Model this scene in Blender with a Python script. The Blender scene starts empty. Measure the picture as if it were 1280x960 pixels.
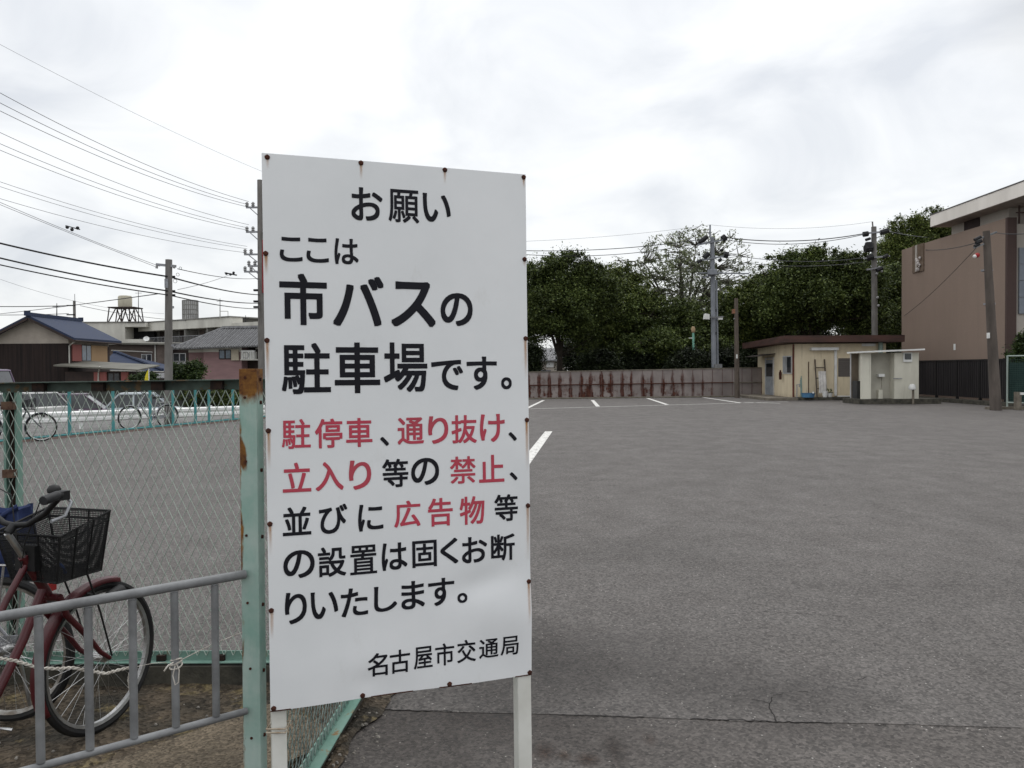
import bpy, math, random
import numpy as np
from mathutils import Vector, Matrix

S = bpy.context.scene
COL = S.collection
rnd = random.Random(7)
PI = math.pi

# ------------------------------------------------------------------ camera
FPX, CX, CY = 1035.0, 640.0, 480.0          # focal length and centre in pixels of the 1280x960 photograph
PITCH, ROLL = 18.0/1035.0, 0.006
CAM = Vector((0, 0, 1.6))
FW = Vector((0, math.cos(PITCH), -math.sin(PITCH)))
U0 = Vector((0, math.sin(PITCH), math.cos(PITCH)))
R0 = Vector((1, 0, 0))
UP = U0*math.cos(ROLL) + R0*math.sin(ROLL)
RT = R0*math.cos(ROLL) - U0*math.sin(ROLL)
cd = bpy.data.cameras.new('camera')
cd.sensor_width = 36.0
cd.lens = FPX/1280.0*36.0
cd.clip_start = 0.05
cd.clip_end = 3000
cam = bpy.data.objects.new('camera', cd)
COL.objects.link(cam)
mw = Matrix((RT, UP, -FW)).transposed().to_4x4()
mw.translation = CAM
cam.matrix_world = mw
S.camera = cam

# ------------------------------------------------------------------ sky, sun, exposure
S.view_settings.view_transform = 'Standard'
S.view_settings.look = 'None'
S.view_settings.gamma = 1.0
S.view_settings.use_curve_mapping = False
S.view_settings.exposure = 0.40
SUN_EL, SUN_AZ = math.radians(58), math.radians(20)     # high, ahead and a little to the right, behind the overcast
W = bpy.data.worlds.new('World')
S.world = W
W.use_nodes = True
wn, wl = W.node_tree.nodes, W.node_tree.links
wn.clear()
def wnode(t, **kw):
    n = wn.new(t)
    for k, v in kw.items():
        setattr(n, k, v)
    return n
def wmath(op, a, b=None):
    n = wnode('ShaderNodeMath', operation=op)
    for i, s in enumerate((a, b)):
        if s is None: continue
        if isinstance(s, (int, float)): n.inputs[i].default_value = s
        else: wl.new(s, n.inputs[i])
    return n.outputs[0]
tc = wnode('ShaderNodeTexCoord')
sep = wnode('ShaderNodeSeparateXYZ'); wl.new(tc.outputs['Generated'], sep.inputs[0])
zz = wmath('MAXIMUM', sep.outputs[2], 0.0)
den = wmath('ADD', zz, 0.42)
cmb = wnode('ShaderNodeCombineXYZ')
wl.new(wmath('DIVIDE', sep.outputs[0], den), cmb.inputs[0])
wl.new(wmath('DIVIDE', sep.outputs[1], den), cmb.inputs[1])
n1 = wnode('ShaderNodeTexNoise'); n1.inputs['Scale'].default_value = 3.0; n1.inputs['Detail'].default_value = 9
n1.inputs['Roughness'].default_value = 0.5; n1.inputs['Distortion'].default_value = 0.5
mp = wnode('ShaderNodeMapping'); mp.inputs['Location'].default_value = (3.4, 1.3, 0.0)
wl.new(cmb.outputs[0], mp.inputs[0]); wl.new(mp.outputs[0], n1.inputs['Vector'])
ramp = wnode('ShaderNodeValToRGB')
ramp.color_ramp.elements[0].position = 0.34; ramp.color_ramp.elements[0].color = (5.9, 6.1, 6.4, 1)
ramp.color_ramp.elements[1].position = 0.56; ramp.color_ramp.elements[1].color = (7.9, 7.98, 8.0, 1)
wl.new(n1.outputs['Fac'], ramp.inputs[0])
# the overcast is a little brighter overhead than low down
grad = wnode('ShaderNodeMapRange'); grad.inputs['From Min'].default_value = 0.0; grad.inputs['From Max'].default_value = 0.5
grad.inputs['To Min'].default_value = 0.92; grad.inputs['To Max'].default_value = 1.10
wl.new(zz, grad.inputs['Value'])
top_ = wnode('ShaderNodeMapRange', interpolation_type='SMOOTHSTEP'); top_.inputs['From Min'].default_value = 0.42; top_.inputs['From Max'].default_value = 0.95
top_.inputs['To Min'].default_value = 1.0; top_.inputs['To Max'].default_value = 1.65
wl.new(zz, top_.inputs['Value']); gsum = wmath('MULTIPLY', grad.outputs[0], top_.outputs[0])
mul = wnode('ShaderNodeVectorMath', operation='SCALE'); wl.new(ramp.outputs[0], mul.inputs[0]); wl.new(gsum, mul.inputs['Scale'])
# one heavier blue-grey bank of cloud, high on the right
cb_ = wnode('ShaderNodeVectorMath', operation='DISTANCE'); cb_.inputs[1].default_value = (0.56, 0.70, 0.44)
wob = wnode('ShaderNodeVectorMath', operation='MULTIPLY_ADD'); wob.inputs[1].default_value = (.22, .22, .22)
wl.new(n1.outputs['Color'], wob.inputs[0]); wl.new(tc.outputs['Generated'], wob.inputs[2])
off_ = wnode('ShaderNodeVectorMath', operation='ADD'); off_.inputs[1].default_value = (-.11, -.11, -.11)
wl.new(wob.outputs[0], off_.inputs[0]); wl.new(off_.outputs[0], cb_.inputs[0])
bank = wnode('ShaderNodeMapRange', interpolation_type='SMOOTHSTEP'); bank.inputs['From Min'].default_value = .05; bank.inputs['From Max'].default_value = .24
bank.inputs['To Min'].default_value = .58; bank.inputs['To Max'].default_value = 1.0
wl.new(cb_.outputs['Value'], bank.inputs['Value'])
mul2 = wnode('ShaderNodeVectorMath', operation='SCALE'); wl.new(mul.outputs[0], mul2.inputs[0]); wl.new(bank.outputs[0], mul2.inputs['Scale']); mul = mul2
sky = wnode('ShaderNodeTexSky', sky_type='NISHITA', sun_disc=False)
sky.sun_elevation = SUN_EL; sky.sun_rotation = SUN_AZ
mix = wnode('ShaderNodeMix', data_type='RGBA'); mix.inputs[0].default_value = 0.08
wl.new(mul.outputs[0], mix.inputs[6]); wl.new(sky.outputs[0], mix.inputs[7])
bg = wnode('ShaderNodeBackground'); bg.inputs['Strength'].default_value = 0.1
wl.new(mix.outputs[2], bg.inputs['Color'])
wo = wnode('ShaderNodeOutputWorld'); wl.new(bg.outputs[0], wo.inputs[0])
sl = bpy.data.lights.new('sun', 'SUN'); sl.energy = 0.6; sl.angle = math.radians(25); sl.color = (1, 0.97, 0.93)
so = bpy.data.objects.new('sun', sl); COL.objects.link(so)
sd = Vector((math.sin(SUN_AZ)*math.cos(SUN_EL), math.cos(SUN_AZ)*math.cos(SUN_EL), math.sin(SUN_EL)))
so.rotation_euler = (-sd).to_track_quat('-Z', 'Y').to_euler()
so.location = sd*50

# ------------------------------------------------------------------ pixel -> world
def ray(px, py):
    return FW + RT*((px-CX)/FPX) + UP*(-(py-CY)/FPX)
def P(px, py, d):
    return CAM + ray(px, py)*d
def G(px, py, z=0.0):
    r = ray(px, py)
    return CAM + r*((z-CAM.z)/r.z)
def PV(px, py, p, n):
    r = ray(px, py); n = Vector(n)
    return CAM + r*((Vector(p)-CAM).dot(n)/r.dot(n))
def PY(px, py, y):          # on the plane at world y
    return PV(px, py, (0, y, 0), (0, 1, 0))
def PX(px, py, x):
    return PV(px, py, (x, 0, 0), (1, 0, 0))

# ------------------------------------------------------------------ terrain height: the street side lies a little lower
FA, FD = Vector((-11.36, 18.97)), Vector((0.319, 0.948))
def side(x, y):
    return (x-FA.x)*-0.948 + (y-FA.y)*0.319
def H(x, y):
    t = min(1, max(0, (side(x, y)-6.3)/2.6))
    return -0.75*(t*t*(3-2*t))

# ------------------------------------------------------------------ materials
class NT:
    def __init__(s, name):
        s.m = bpy.data.materials.new(name); s.m.use_nodes = True
        s.n, s.l = s.m.node_tree.nodes, s.m.node_tree.links
        s.b = s.n['Principled BSDF']
        s.tc = s.n.new('ShaderNodeTexCoord')
    def new(s, t, **kw):
        n = s.n.new(t)
        for k, v in kw.items(): setattr(n, k, v)
        return n
    def set(s, sock, v):
        if hasattr(v, 'is_linked'): s.l.new(v, sock)
        elif isinstance(v, (tuple, list)) and len(v) == 3 and sock.type == 'RGBA': sock.default_value = (*v, 1)
        else: sock.default_value = v
    def vec(s, scale=(1, 1, 1), src='Object', loc=(0, 0, 0), rot=(0, 0, 0)):
        m = s.new('ShaderNodeMapping'); m.inputs['Scale'].default_value = scale
        m.inputs['Location'].default_value = loc; m.inputs['Rotation'].default_value = rot
        s.l.new(s.tc.outputs[src], m.inputs[0]); return m.outputs[0]
    def noise(s, scale, detail=4, rough=0.55, vec=None, dist=0):
        n = s.new('ShaderNodeTexNoise'); n.inputs['Scale'].default_value = scale; n.inputs['Detail'].default_value = detail
        n.inputs['Roughness'].default_value = rough; n.inputs['Distortion'].default_value = dist
        s.l.new(vec if vec is not None else s.tc.outputs['Object'], n.inputs['Vector']); return n.outputs['Fac']
    def voro(s, scale, vec=None, out='Distance', feature='F1'):
        n = s.new('ShaderNodeTexVoronoi', feature=feature); n.inputs['Scale'].default_value = scale
        s.l.new(vec if vec is not None else s.tc.outputs['Object'], n.inputs['Vector']); return n.outputs[out]
    def math(s, op, a, b=0.0, clamp=False):
        n = s.new('ShaderNodeMath', operation=op, use_clamp=clamp); s.set(n.inputs[0], a); s.set(n.inputs[1], b); return n.outputs[0]
    def rng(s, v, a, b, c=0.0, d=1.0):
        n = s.new('ShaderNodeMapRange'); s.set(n.inputs['Value'], v)
        for k, x in zip(('From Min', 'From Max', 'To Min', 'To Max'), (a, b, c, d)): n.inputs[k].default_value = x
        return n.outputs[0]
    def mix(s, f, a, b, blend='MIX'):
        n = s.new('ShaderNodeMix', data_type='RGBA', blend_type=blend)
        s.set(n.inputs[0], f); s.set(n.inputs[6], a); s.set(n.inputs[7], b); return n.outputs[2]
    def sep(s, src='Object'):
        n = s.new('ShaderNodeSeparateXYZ'); s.l.new(s.tc.outputs[src] if isinstance(src, str) else src, n.inputs[0]); return n.outputs
    def bump(s, h, strength=0.3, dist=0.01):
        n = s.new('ShaderNodeBump'); n.inputs['Strength'].default_value = strength; n.inputs['Distance'].default_value = dist
        s.l.new(h, n.inputs['Height']); s.l.new(n.outputs[0], s.b.inputs['Normal'])
    def done(s, col, rough=0.8, spec=0.3, metal=0.0):
        s.set(s.b.inputs['Base Color'], col); s.set(s.b.inputs['Roughness'], rough)
        s.b.inputs['Specular IOR Level'].default_value = spec; s.b.inputs['Metallic'].default_value = metal
        return s.m

def M(name, c1, c2=None, scale=4.0, rough=0.75, bump=0.0, bscale=40.0, spec=0.3, metal=0.0, stretch=(1, 1, 1), lo=0.38, hi=0.64):
    """plain weathered surface: two tones of one colour through noise, optional fine bump"""
    t = NT(name)
    if c2 is None: c2 = tuple(c*0.72 for c in c1)
    f = t.rng(t.noise(scale, 6, 0.6, t.vec(stretch)), lo, hi)
    if bump: t.bump(t.noise(bscale, 3), bump, 0.01)
    return t.done(t.mix(f, c1, c2), rough, spec, metal)

def rusty(name, paint, paint2, amount=0.5, rust=(0.16, 0.06, 0.02), rust2=(0.30, 0.15, 0.04), scale=6.0, stretch=(1, 1, 0.35), rough=0.55):
    t = NT(name)
    v = t.vec(stretch)
    n = t.noise(scale, 8, 0.65, v)
    k = t.rng(n, 0.74-0.25*amount, 0.80-0.25*amount)
    p = t.mix(t.rng(t.noise(scale*0.6, 4), 0.35, 0.65), paint, paint2)
    r = t.mix(t.noise(40, 3), rust, rust2)
    t.bump(t.noise(60, 3), 0.15, 0.004)
    return t.done(t.mix(k, p, r), t.rng(k, 0, 1, rough, 0.9), 0.35)

MT = {}
def asphalt(name, c1, c2, stains_and_patches=(), amp=1.1):
    t = NT(name)
    big = t.rng(t.noise(0.35, 5, 0.6, t.vec((1, 0.55, 1))), 0.36, 0.66)
    mid = t.noise(2.3, 6, 0.65, t.vec((1, 0.7, 1)))
    fine = t.noise(110, 3, 0.7)
    agg = t.voro(75, out='Color')
    ab = t.new('ShaderNodeRGBToBW'); t.l.new(agg, ab.inputs[0])
    base = t.mix(big, c1, c2)
    base = t.mix(t.rng(mid, 0.34, 0.74, 0, 0.5), base, tuple(c*0.6 for c in c1))
    # aggregate: each stone its own tone
    st = t.rng(ab.outputs[0], 0.1, 0.9, 0.42, 1.62)
    sc = t.new('ShaderNodeVectorMath', operation='SCALE'); t.l.new(base, sc.inputs[0]); t.l.new(st, sc.inputs['Scale'])
    base = sc.outputs[0]
    base = t.mix(t.rng(fine, 0.3, 0.75, 0, 0.5), base, tuple(c*0.45 for c in c1))
    g2 = t.noise(28, 6, .85, t.vec((1, 1, 1), loc=(7, 3, 0)))
    base = t.mix(t.rng(g2, .30, .50, .65, 0), base, tuple(c*0.40 for c in c1))
    base = t.mix(t.rng(g2, .52, .75, 0, .5), base, tuple(c*1.75 for c in c1))
    pale = t.math('GREATER_THAN', t.voro(38, vec=t.vec(loc=(3, 1, 0)), out='Color'), 0.0)
    w = t.new('ShaderNodeTexWhiteNoise', noise_dimensions='3D')
    vv = t.new('ShaderNodeTexVoronoi'); vv.inputs['Scale'].default_value = 62; t.l.new(t.tc.outputs['Object'], vv.inputs['Vector'])
    t.l.new(vv.outputs['Position'], w.inputs['Vector'])
    peb = t.math('MULTIPLY', t.math('GREATER_THAN', w.outputs['Value'], 0.976), t.math('LESS_THAN', vv.outputs['Distance'], 0.26))
    base = t.mix(peb, base, (0.36, 0.345, 0.32))
    for (x, y, rx, ry, col, amt) in stains_and_patches:
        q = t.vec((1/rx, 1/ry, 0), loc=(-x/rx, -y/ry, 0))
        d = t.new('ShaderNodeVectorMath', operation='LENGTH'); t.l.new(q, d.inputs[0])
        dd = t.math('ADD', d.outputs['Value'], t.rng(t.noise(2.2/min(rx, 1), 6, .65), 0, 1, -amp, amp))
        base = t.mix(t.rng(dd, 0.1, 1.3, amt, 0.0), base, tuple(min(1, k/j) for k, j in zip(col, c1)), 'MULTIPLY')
    # hairline cracks
    wv = t.new('ShaderNodeVectorMath', operation='ADD'); t.l.new(t.tc.outputs['Object'], wv.inputs[0])
    nn = t.new('ShaderNodeTexNoise'); nn.inputs['Scale'].default_value = 2.0; nn.inputs['Detail'].default_value = 6
    t.l.new(t.tc.outputs['Object'], nn.inputs['Vector']); t.l.new(nn.outputs['Color'], wv.inputs[1])
    cr = t.voro(0.42, vec=wv.outputs[0], feature='DISTANCE_TO_EDGE')
    ck = t.math('MULTIPLY', t.rng(cr, 0.0, 0.006, 1.0, 0.0), t.rng(t.noise(0.5, 3), 0.50, 0.60))
    base = t.mix(t.math('MULTIPLY', ck, 0.75), base, (0.02, 0.019, 0.018))
    hh = t.math('ADD', t.math('MULTIPLY', ab.outputs[0], 0.6), fine)
    t.bump(hh, 0.85, 0.007)
    return t.done(base, t.rng(mid, 0.3, 0.7, 0.64, 0.84), 0.32)

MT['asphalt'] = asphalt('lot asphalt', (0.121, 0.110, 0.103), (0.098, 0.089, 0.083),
    stains_and_patches=[(0.10, 4.45, 1.0, 0.72, (0.034, 0.029, 0.026), 0.85), (1.35, 4.05, 0.55, 0.35, (0.04, 0.035, 0.032), 0.6), (1.3, 7.2, .9, .7, (.06, .055, .05), .35), (3.6, 6.0, 1.2, .8, (.07, .063, .058), .3)], amp=.62)  # first ellipse: a broad darker patch at the foot of the sign
_g = [G(680, 940), G(705, 945), G(768, 938), G(735, 950), G(812, 925), G(905, 935)]
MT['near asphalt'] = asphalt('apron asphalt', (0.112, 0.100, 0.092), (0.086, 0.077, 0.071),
    stains_and_patches=[(-.15, 3.9, .95, .7, (.030, .023, .019), .85), (1.3, 3.7, .5, .25, (.035, .028, .025), .5), (_g[0].x, _g[0].y, .055, .09, (.030, .013, .005), .95), (_g[1].x, _g[1].y, .03, .05, (.04, .02, .008), .85), (_g[2].x, _g[2].y, .045, .16, (.035, .025, .02), .85),  # first ellipse continues the broad darker patch; the small ones are brown stains
            (_g[3].x, _g[3].y, .05, .06, (.035, .016, .007), .9), (_g[4].x, _g[4].y, .03, .06, (.05, .03, .02), .6)], amp=.55)
MT['street'] = asphalt('street asphalt', (0.165, 0.16, 0.155), (0.14, 0.135, 0.13))

def paint_line():
    t = NT('worn road paint')
    k = t.rng(t.noise(9, 7, 0.7), 0.52, 0.62)
    return t.done(t.mix(k, (0.62, 0.61, 0.58), (0.2, 0.19, 0.18)), 0.75, 0.3)
MT['line'] = paint_line()

def soil():
    t = NT('gravelly soil')
    big = t.rng(t.noise(2.2, 6, 0.65), 0.36, 0.62)
    c = t.mix(big, (0.085, 0.066, 0.047), (0.030, 0.027, 0.022))
    yel = t.rng(t.noise(4.5, 6, 0.7, t.vec(loc=(5, 2, 1))), 0.55, 0.66)
    c = t.mix(yel, c, (0.145, 0.115, 0.06))
    v = t.new('ShaderNodeTexVoronoi'); v.inputs['Scale'].default_value = 60; t.l.new(t.tc.outputs['Object'], v.inputs['Vector'])
    bw = t.new('ShaderNodeRGBToBW'); t.l.new(v.outputs['Color'], bw.inputs[0])
    sc = t.new('ShaderNodeVectorMath', operation='SCALE'); t.l.new(c, sc.inputs[0]); t.l.new(t.rng(bw.outputs[0], 0.1, 0.9, 0.5, 1.7), sc.inputs['Scale'])
    t.bump(t.math('ADD', v.outputs['Distance'], t.math('MULTIPLY', t.noise(14, 5), 2.0)), 0.8, 0.012)
    return t.done(sc.outputs[0], 0.95, 0.15)
MT['soil'] = soil()
def gravel_dirt():
    t = NT('pale gravelly dirt')
    c = t.mix(t.rng(t.noise(5, 7, .7), .36, .62), (.155, .125, .09), (.085, .07, .052))
    v = t.new('ShaderNodeTexVoronoi'); v.inputs['Scale'].default_value = 95; t.l.new(t.tc.outputs['Object'], v.inputs['Vector'])
    bw = t.new('ShaderNodeRGBToBW'); t.l.new(v.outputs['Color'], bw.inputs[0])
    sc = t.new('ShaderNodeVectorMath', operation='SCALE'); t.l.new(c, sc.inputs[0]); t.l.new(t.rng(bw.outputs[0], .1, .9, .55, 1.5), sc.inputs['Scale'])
    t.bump(t.math('ADD', v.outputs['Distance'], t.noise(18, 5)), .7, .008)
    return t.done(sc.outputs[0], .95, .15)
MT['gravel dirt'] = gravel_dirt()
MT['concrete'] = M('weathered concrete', (0.20, 0.175, 0.14), (0.115, 0.10, 0.08), 5, 0.95, 0.5, 70)
MT['old concrete'] = M('dark mossy concrete', (0.085, 0.078, 0.062), (0.035, 0.034, 0.028), 6, 0.95, 0.6, 50)
MT['earth'] = M('plain ground', (0.14, 0.135, 0.12), (0.10, 0.10, 0.085), 0.2, 0.95, 0.2, 30)
MT['black'] = M('black rubber', (0.010, 0.010, 0.011), (0.018, 0.017, 0.016), 12, 0.65, 0, spec=0.25)
MT['dark plastic'] = M('black plastic', (0.007, 0.007, 0.008), (0.012, 0.012, 0.012), 20, 0.55, 0, spec=0.3)
MT['chrome'] = M('dull chrome', (0.55, 0.55, 0.55), (0.35, 0.34, 0.33), 14, 0.32, 0, metal=0.9)
MT['grey metal'] = M('grey metal', (0.30, 0.31, 0.33), (0.2, 0.2, 0.21), 8, 0.5, 0, metal=0.3)
MT['galv'] = M('galvanised steel', (0.225, 0.23, 0.235), (0.13, 0.132, 0.135), 11, 0.6, 0.12, 90, spec=0.4, metal=0.2, stretch=(1, 1, 1), lo=0.3, hi=0.7)
MT['red'] = M('dark red bicycle paint', (0.075, 0.007, 0.011), (0.045, 0.006, 0.008), 7, 0.35, 0, spec=0.45)
MT['wire mesh'] = M('green grey coated wire', (0.40, 0.465, 0.405), (0.29, 0.335, 0.295), 5, 0.55, 0, spec=0.4)
MT['wire mesh dark'] = M('green coated wire', (0.30, 0.36, 0.33), (0.10, 0.14, 0.135), 18, 0.55, 0, spec=0.4)
MT['teal'] = rusty('teal paint with rust', (0.19, 0.30, 0.255), (0.12, 0.235, 0.19), 0.55, scale=7)
MT['teal clean'] = rusty('teal fence paint', (0.075, 0.27, 0.27), (0.055, 0.21, 0.22), 0.2, scale=5)
MT['white metal'] = rusty('white painted steel', (0.66, 0.66, 0.62), (0.55, 0.545, 0.50), 0.35, scale=9, stretch=(1, 1, 0.2))
MT['rail edge'] = rusty('rusting green angle iron', (0.085, 0.125, 0.10), (0.022, 0.030, 0.025), 0.75, rust=(0.03, 0.018, 0.012), rust2=(0.20, 0.14, 0.075), scale=9, stretch=(1, 1, 1))
MT['rust'] = M('rust', (0.07, 0.022, 0.012), (0.035, 0.012, 0.008), 60, 0.9, 0.4, 120)
MT['wire'] = M('black cable', (0.018, 0.018, 0.02), None, 3, 0.7)
MT['thin wire'] = M('grey cable', (0.10, 0.10, 0.11), None, 3, 0.7)
MT['pole'] = M('weathered concrete pole', (0.19, 0.18, 0.17), (0.115, 0.108, 0.10), 3, 0.9, 0.2, 50, stretch=(1, 1, 0.3))
MT['pole brown'] = M('brownish concrete pole', (0.115, 0.096, 0.083), (0.07, 0.059, 0.051), 3, 0.9, 0.2, 50, stretch=(1, 1, 0.3))
MT['pole blue'] = M('grey steel pole', (0.24, 0.255, 0.28), (0.16, 0.17, 0.19), 3, 0.7, 0, stretch=(1, 1, 0.3))
MT['wood pole'] = M('brown wooden pole', (0.12, 0.098, 0.08), (0.07, 0.056, 0.046), 5, 0.95, 0.3, 40, stretch=(4, 4, 0.4))
MT['bark'] = M('bark', (0.040, 0.032, 0.024), (0.02, 0.017, 0.013), 5, 0.95, 0.4, 20)
MT['pale bark'] = M('pale bark', (0.13, 0.12, 0.10), (0.07, 0.065, 0.052), 5, 0.95, 0.3, 20)
MT['ceramic'] = M('insulator ceramic', (0.30, 0.30, 0.30), None, 5, 0.3)

def leaf(name, c1, c2, c3, trans=0.18):
    t = NT(name)
    g = t.new('ShaderNodeNewGeometry')
    r = t.new('ShaderNodeValToRGB'); e = r.color_ramp.elements
    e[0].position = 0.0; e[0].color = (*c1, 1); e[1].position = 1.0; e[1].color = (*c3, 1)
    m = e.new(0.55); m.color = (*c2, 1)
    t.l.new(g.outputs['Random Per Island'], r.inputs[0])
    cl = t.rng(t.noise(0.55, 3), 0.35, 0.68, 0.62, 1.25)
    sc = t.new('ShaderNodeVectorMath', operation='SCALE'); t.l.new(r.outputs[0], sc.inputs[0]); t.l.new(cl, sc.inputs['Scale'])
    t.done(sc.outputs[0], 0.6, 0.25)
    tr = t.new('ShaderNodeBsdfTranslucent'); t.l.new(sc.outputs[0], tr.inputs[0])
    mx = t.new('ShaderNodeMixShader'); mx.inputs[0].default_value = trans
    t.l.new(t.b.outputs[0], mx.inputs[1]); t.l.new(tr.outputs[0], mx.inputs[2])
    t.l.new(mx.outputs[0], t.n['Material Output'].inputs[0])
    return t.m
MT['leaf dark'] = leaf('dark foliage', (0.022, 0.034, 0.009), (0.058, 0.082, 0.02), (0.15, 0.185, 0.05))
MT['leaf mid'] = leaf('green foliage', (0.035, 0.052, 0.013), (0.088, 0.118, 0.028), (0.21, 0.24, 0.065))
MT['leaf pale'] = leaf('pale green foliage', (0.13, 0.155, 0.08), (0.21, 0.24, 0.135), (0.35, 0.38, 0.25), 0.4)
MT['leaf shade'] = leaf('shade darkened foliage', (0.007, 0.011, 0.004), (0.013, 0.020, 0.006), (0.03, 0.042, 0.012), .08)  # the shade under the canopy is put into this leaf colour
MT['leaf hedge'] = leaf('garden shrub foliage', (0.020, 0.040, 0.012), (0.04, 0.07, 0.018), (0.09, 0.13, 0.03))

# ------------------------------------------------------------------ mesh builder
ORI = {}
class MB:
    def __init__(s): s.v, s.f = [], []
    def add(s, vs, fs):
        b = len(s.v); s.v += [Vector(v) for v in vs]; s.f += [tuple(b+i for i in f) for f in fs]; return s
    def box(s, lo, hi, m=None):
        x0, y0, z0 = lo; x1, y1, z1 = hi
        vs = [Vector(p) for p in ((x0,y0,z0),(x1,y0,z0),(x1,y1,z0),(x0,y1,z0),(x0,y0,z1),(x1,y0,z1),(x1,y1,z1),(x0,y1,z1))]
        if m is not None: vs = [m @ v for v in vs]
        return s.add(vs, [(0,3,2,1),(4,5,6,7),(0,1,5,4),(1,2,6,5),(2,3,7,6),(3,0,4,7)])
    def hexa(s, b, t):          # 4 bottom points, 4 top points
        return s.add(list(b)+list(t), [(0,3,2,1),(4,5,6,7),(0,1,5,4),(1,2,6,5),(2,3,7,6),(3,0,4,7)])
    def bar(s, a, b, w, h, up=(0, 0, 1)):
        a, b = Vector(a), Vector(b); d = (b-a).normalized(); up = Vector(up)
        sx = d.cross(up)
        if sx.length < 1e-5: sx = d.cross(Vector((1, 0, 0)))
        sx.normalize(); u = sx.cross(d).normalized()
        sx *= w/2; u *= h/2
        q = lambda p: [p-sx-u, p+sx-u, p+sx+u, p-sx+u]
        return s.hexa(q(a), q(b))
    def tube(s, pts, r, n=8, closed=False, caps=True):
        pts = [Vector(p) for p in pts]; k = len(pts)
        rs = r if isinstance(r, (list, tuple)) else [r]*k
        b = len(s.v); prev = None
        for i, p in enumerate(pts):
            if closed: d = pts[(i+1) % k]-pts[i-1]
            else: d = pts[min(i+1, k-1)]-pts[max(i-1, 0)]
            d.normalize()
            if prev is None:
                a = Vector((0, 0, 1)) if abs(d.z) < 0.9 else Vector((1, 0, 0))
                u = d.cross(a).normalized()
            else:
                u = prev - d*prev.dot(d)
                if u.length < 1e-6: u = d.cross(Vector((1, 0, 0.3)))
                u.normalize()
            prev = u; w = d.cross(u)
            for j in range(n):
                t = 2*PI*j/n
                s.v.append(p + (u*math.cos(t)+w*math.sin(t))*rs[i])
        m = k if closed else k-1
        for i in range(m):
            i2 = (i+1) % k
            for j in range(n):
                j2 = (j+1) % n
                s.f.append((b+i*n+j, b+i2*n+j, b+i2*n+j2, b+i*n+j2))
        if caps and not closed:
            s.f.append(tuple(b+j for j in range(n))); s.f.append(tuple(b+(k-1)*n+j for j in reversed(range(n))))
        return s
    def cyl(s, a, b, r0, r1=None, n=12):
        return s.tube([a, b], [r0, r0 if r1 is None else r1], n)
    def lathe(s, prof, c, n=16):        # prof: (r, z) pairs, about a vertical axis
        c = Vector(c); b = len(s.v); k = len(prof)
        for (r, z) in prof:
            for j in range(n):
                t = 2*PI*j/n; s.v.append(c+Vector((r*math.cos(t), r*math.sin(t), z)))
        for i in range(k-1):
            for j in range(n):
                j2 = (j+1) % n; s.f.append((b+i*n+j, b+i*n+j2, b+(i+1)*n+j2, b+(i+1)*n+j))
        s.f.append(tuple(b+j for j in reversed(range(n)))); s.f.append(tuple(b+(k-1)*n+j for j in range(n)))
        return s
    def ball(s, c, r, n=10, sc=(1, 1, 1)):
        prof = [(max(1e-3, math.sin(PI*i/6))*r, -math.cos(PI*i/6)*r*sc[2]) for i in range(7)]
        return s.lathe(prof, c, n)
    def ring(s, c, ax, r, rt, n=40, m=8):   # torus
        c, ax = Vector(c), Vector(ax).normalized(); a = ax.orthogonal().normalized(); b = ax.cross(a)
        return s.tube([c+(a*math.cos(2*PI*i/n)+b*math.sin(2*PI*i/n))*r for i in range(n)], rt, m, closed=True)
    def prism(s, pts, ext):             # polygon of 3-D points, extruded by vector
        pts = [Vector(p) for p in pts]; e = Vector(ext); n = len(pts)
        return s.add(pts+[p+e for p in pts], [tuple(range(n)), tuple(range(2*n-1, n-1, -1))]+[(i, n+i, n+(i+1) % n, (i+1) % n) for i in range(n)])
    def build(s, name, mat, parent=None, local=False, smooth=False, origin=None):
        me = bpy.data.meshes.new(name)
        o = bpy.data.objects.new(name, me); COL.objects.link(o)
        if parent is not None:
            o.parent = parent; og = Vector((0, 0, 0)) if local else ORI.get(parent.name, Vector((0, 0, 0)))
            ORI[o.name] = og
        else:
            if origin is None:
                lo = Vector((min(v.x for v in s.v), min(v.y for v in s.v), min(v.z for v in s.v)))
                hi = Vector((max(v.x for v in s.v), max(v.y for v in s.v), max(v.z for v in s.v)))
                origin = Vector(((lo.x+hi.x)/2, (lo.y+hi.y)/2, lo.z))
            og = Vector(origin); o.location = og; ORI[o.name] = og
        me.from_pydata([v-og for v in s.v], [], s.f); me.validate(); 
        import bmesh
        bm = bmesh.new(); bm.from_mesh(me); bmesh.ops.recalc_face_normals(bm, faces=bm.faces); bm.to_mesh(me); bm.free()
        if smooth:
            me.polygons.foreach_set('use_smooth', [True]*len(me.polygons))
            me.set_sharp_from_angle(angle=math.radians(42))
        me.materials.append(MT[mat] if isinstance(mat, str) else mat)
        return o

def tag(o, label, cat=None, group=None, kind=None):
    if label: o['label'] = label
    if cat: o['category'] = cat
    if group: o['group'] = group
    if kind: o['kind'] = kind
    return o
def thing(name, loc, label, cat, group=None, rz=0.0):
    o = bpy.data.objects.new(name, None); COL.objects.link(o)
    o.empty_display_size = 0.2
    o.location = loc; o.rotation_euler = (0, 0, rz); ORI[o.name] = Vector(loc)
    return tag(o, label, cat, group)
def structure(name, mb, mat, **kw):
    o = mb.build(name, mat, **kw); o['kind'] = 'structure'; return o
def bevel(o, w=0.003, seg=2):
    m = o.modifiers.new('bevel', 'BEVEL'); m.width = w; m.segments = seg; m.limit_method = 'ANGLE'; m.angle_limit = math.radians(40)
    return o
def sheet(pts, z):
    return MB().add([(p[0], p[1], z) for p in pts], [tuple(range(len(pts)))])
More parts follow.
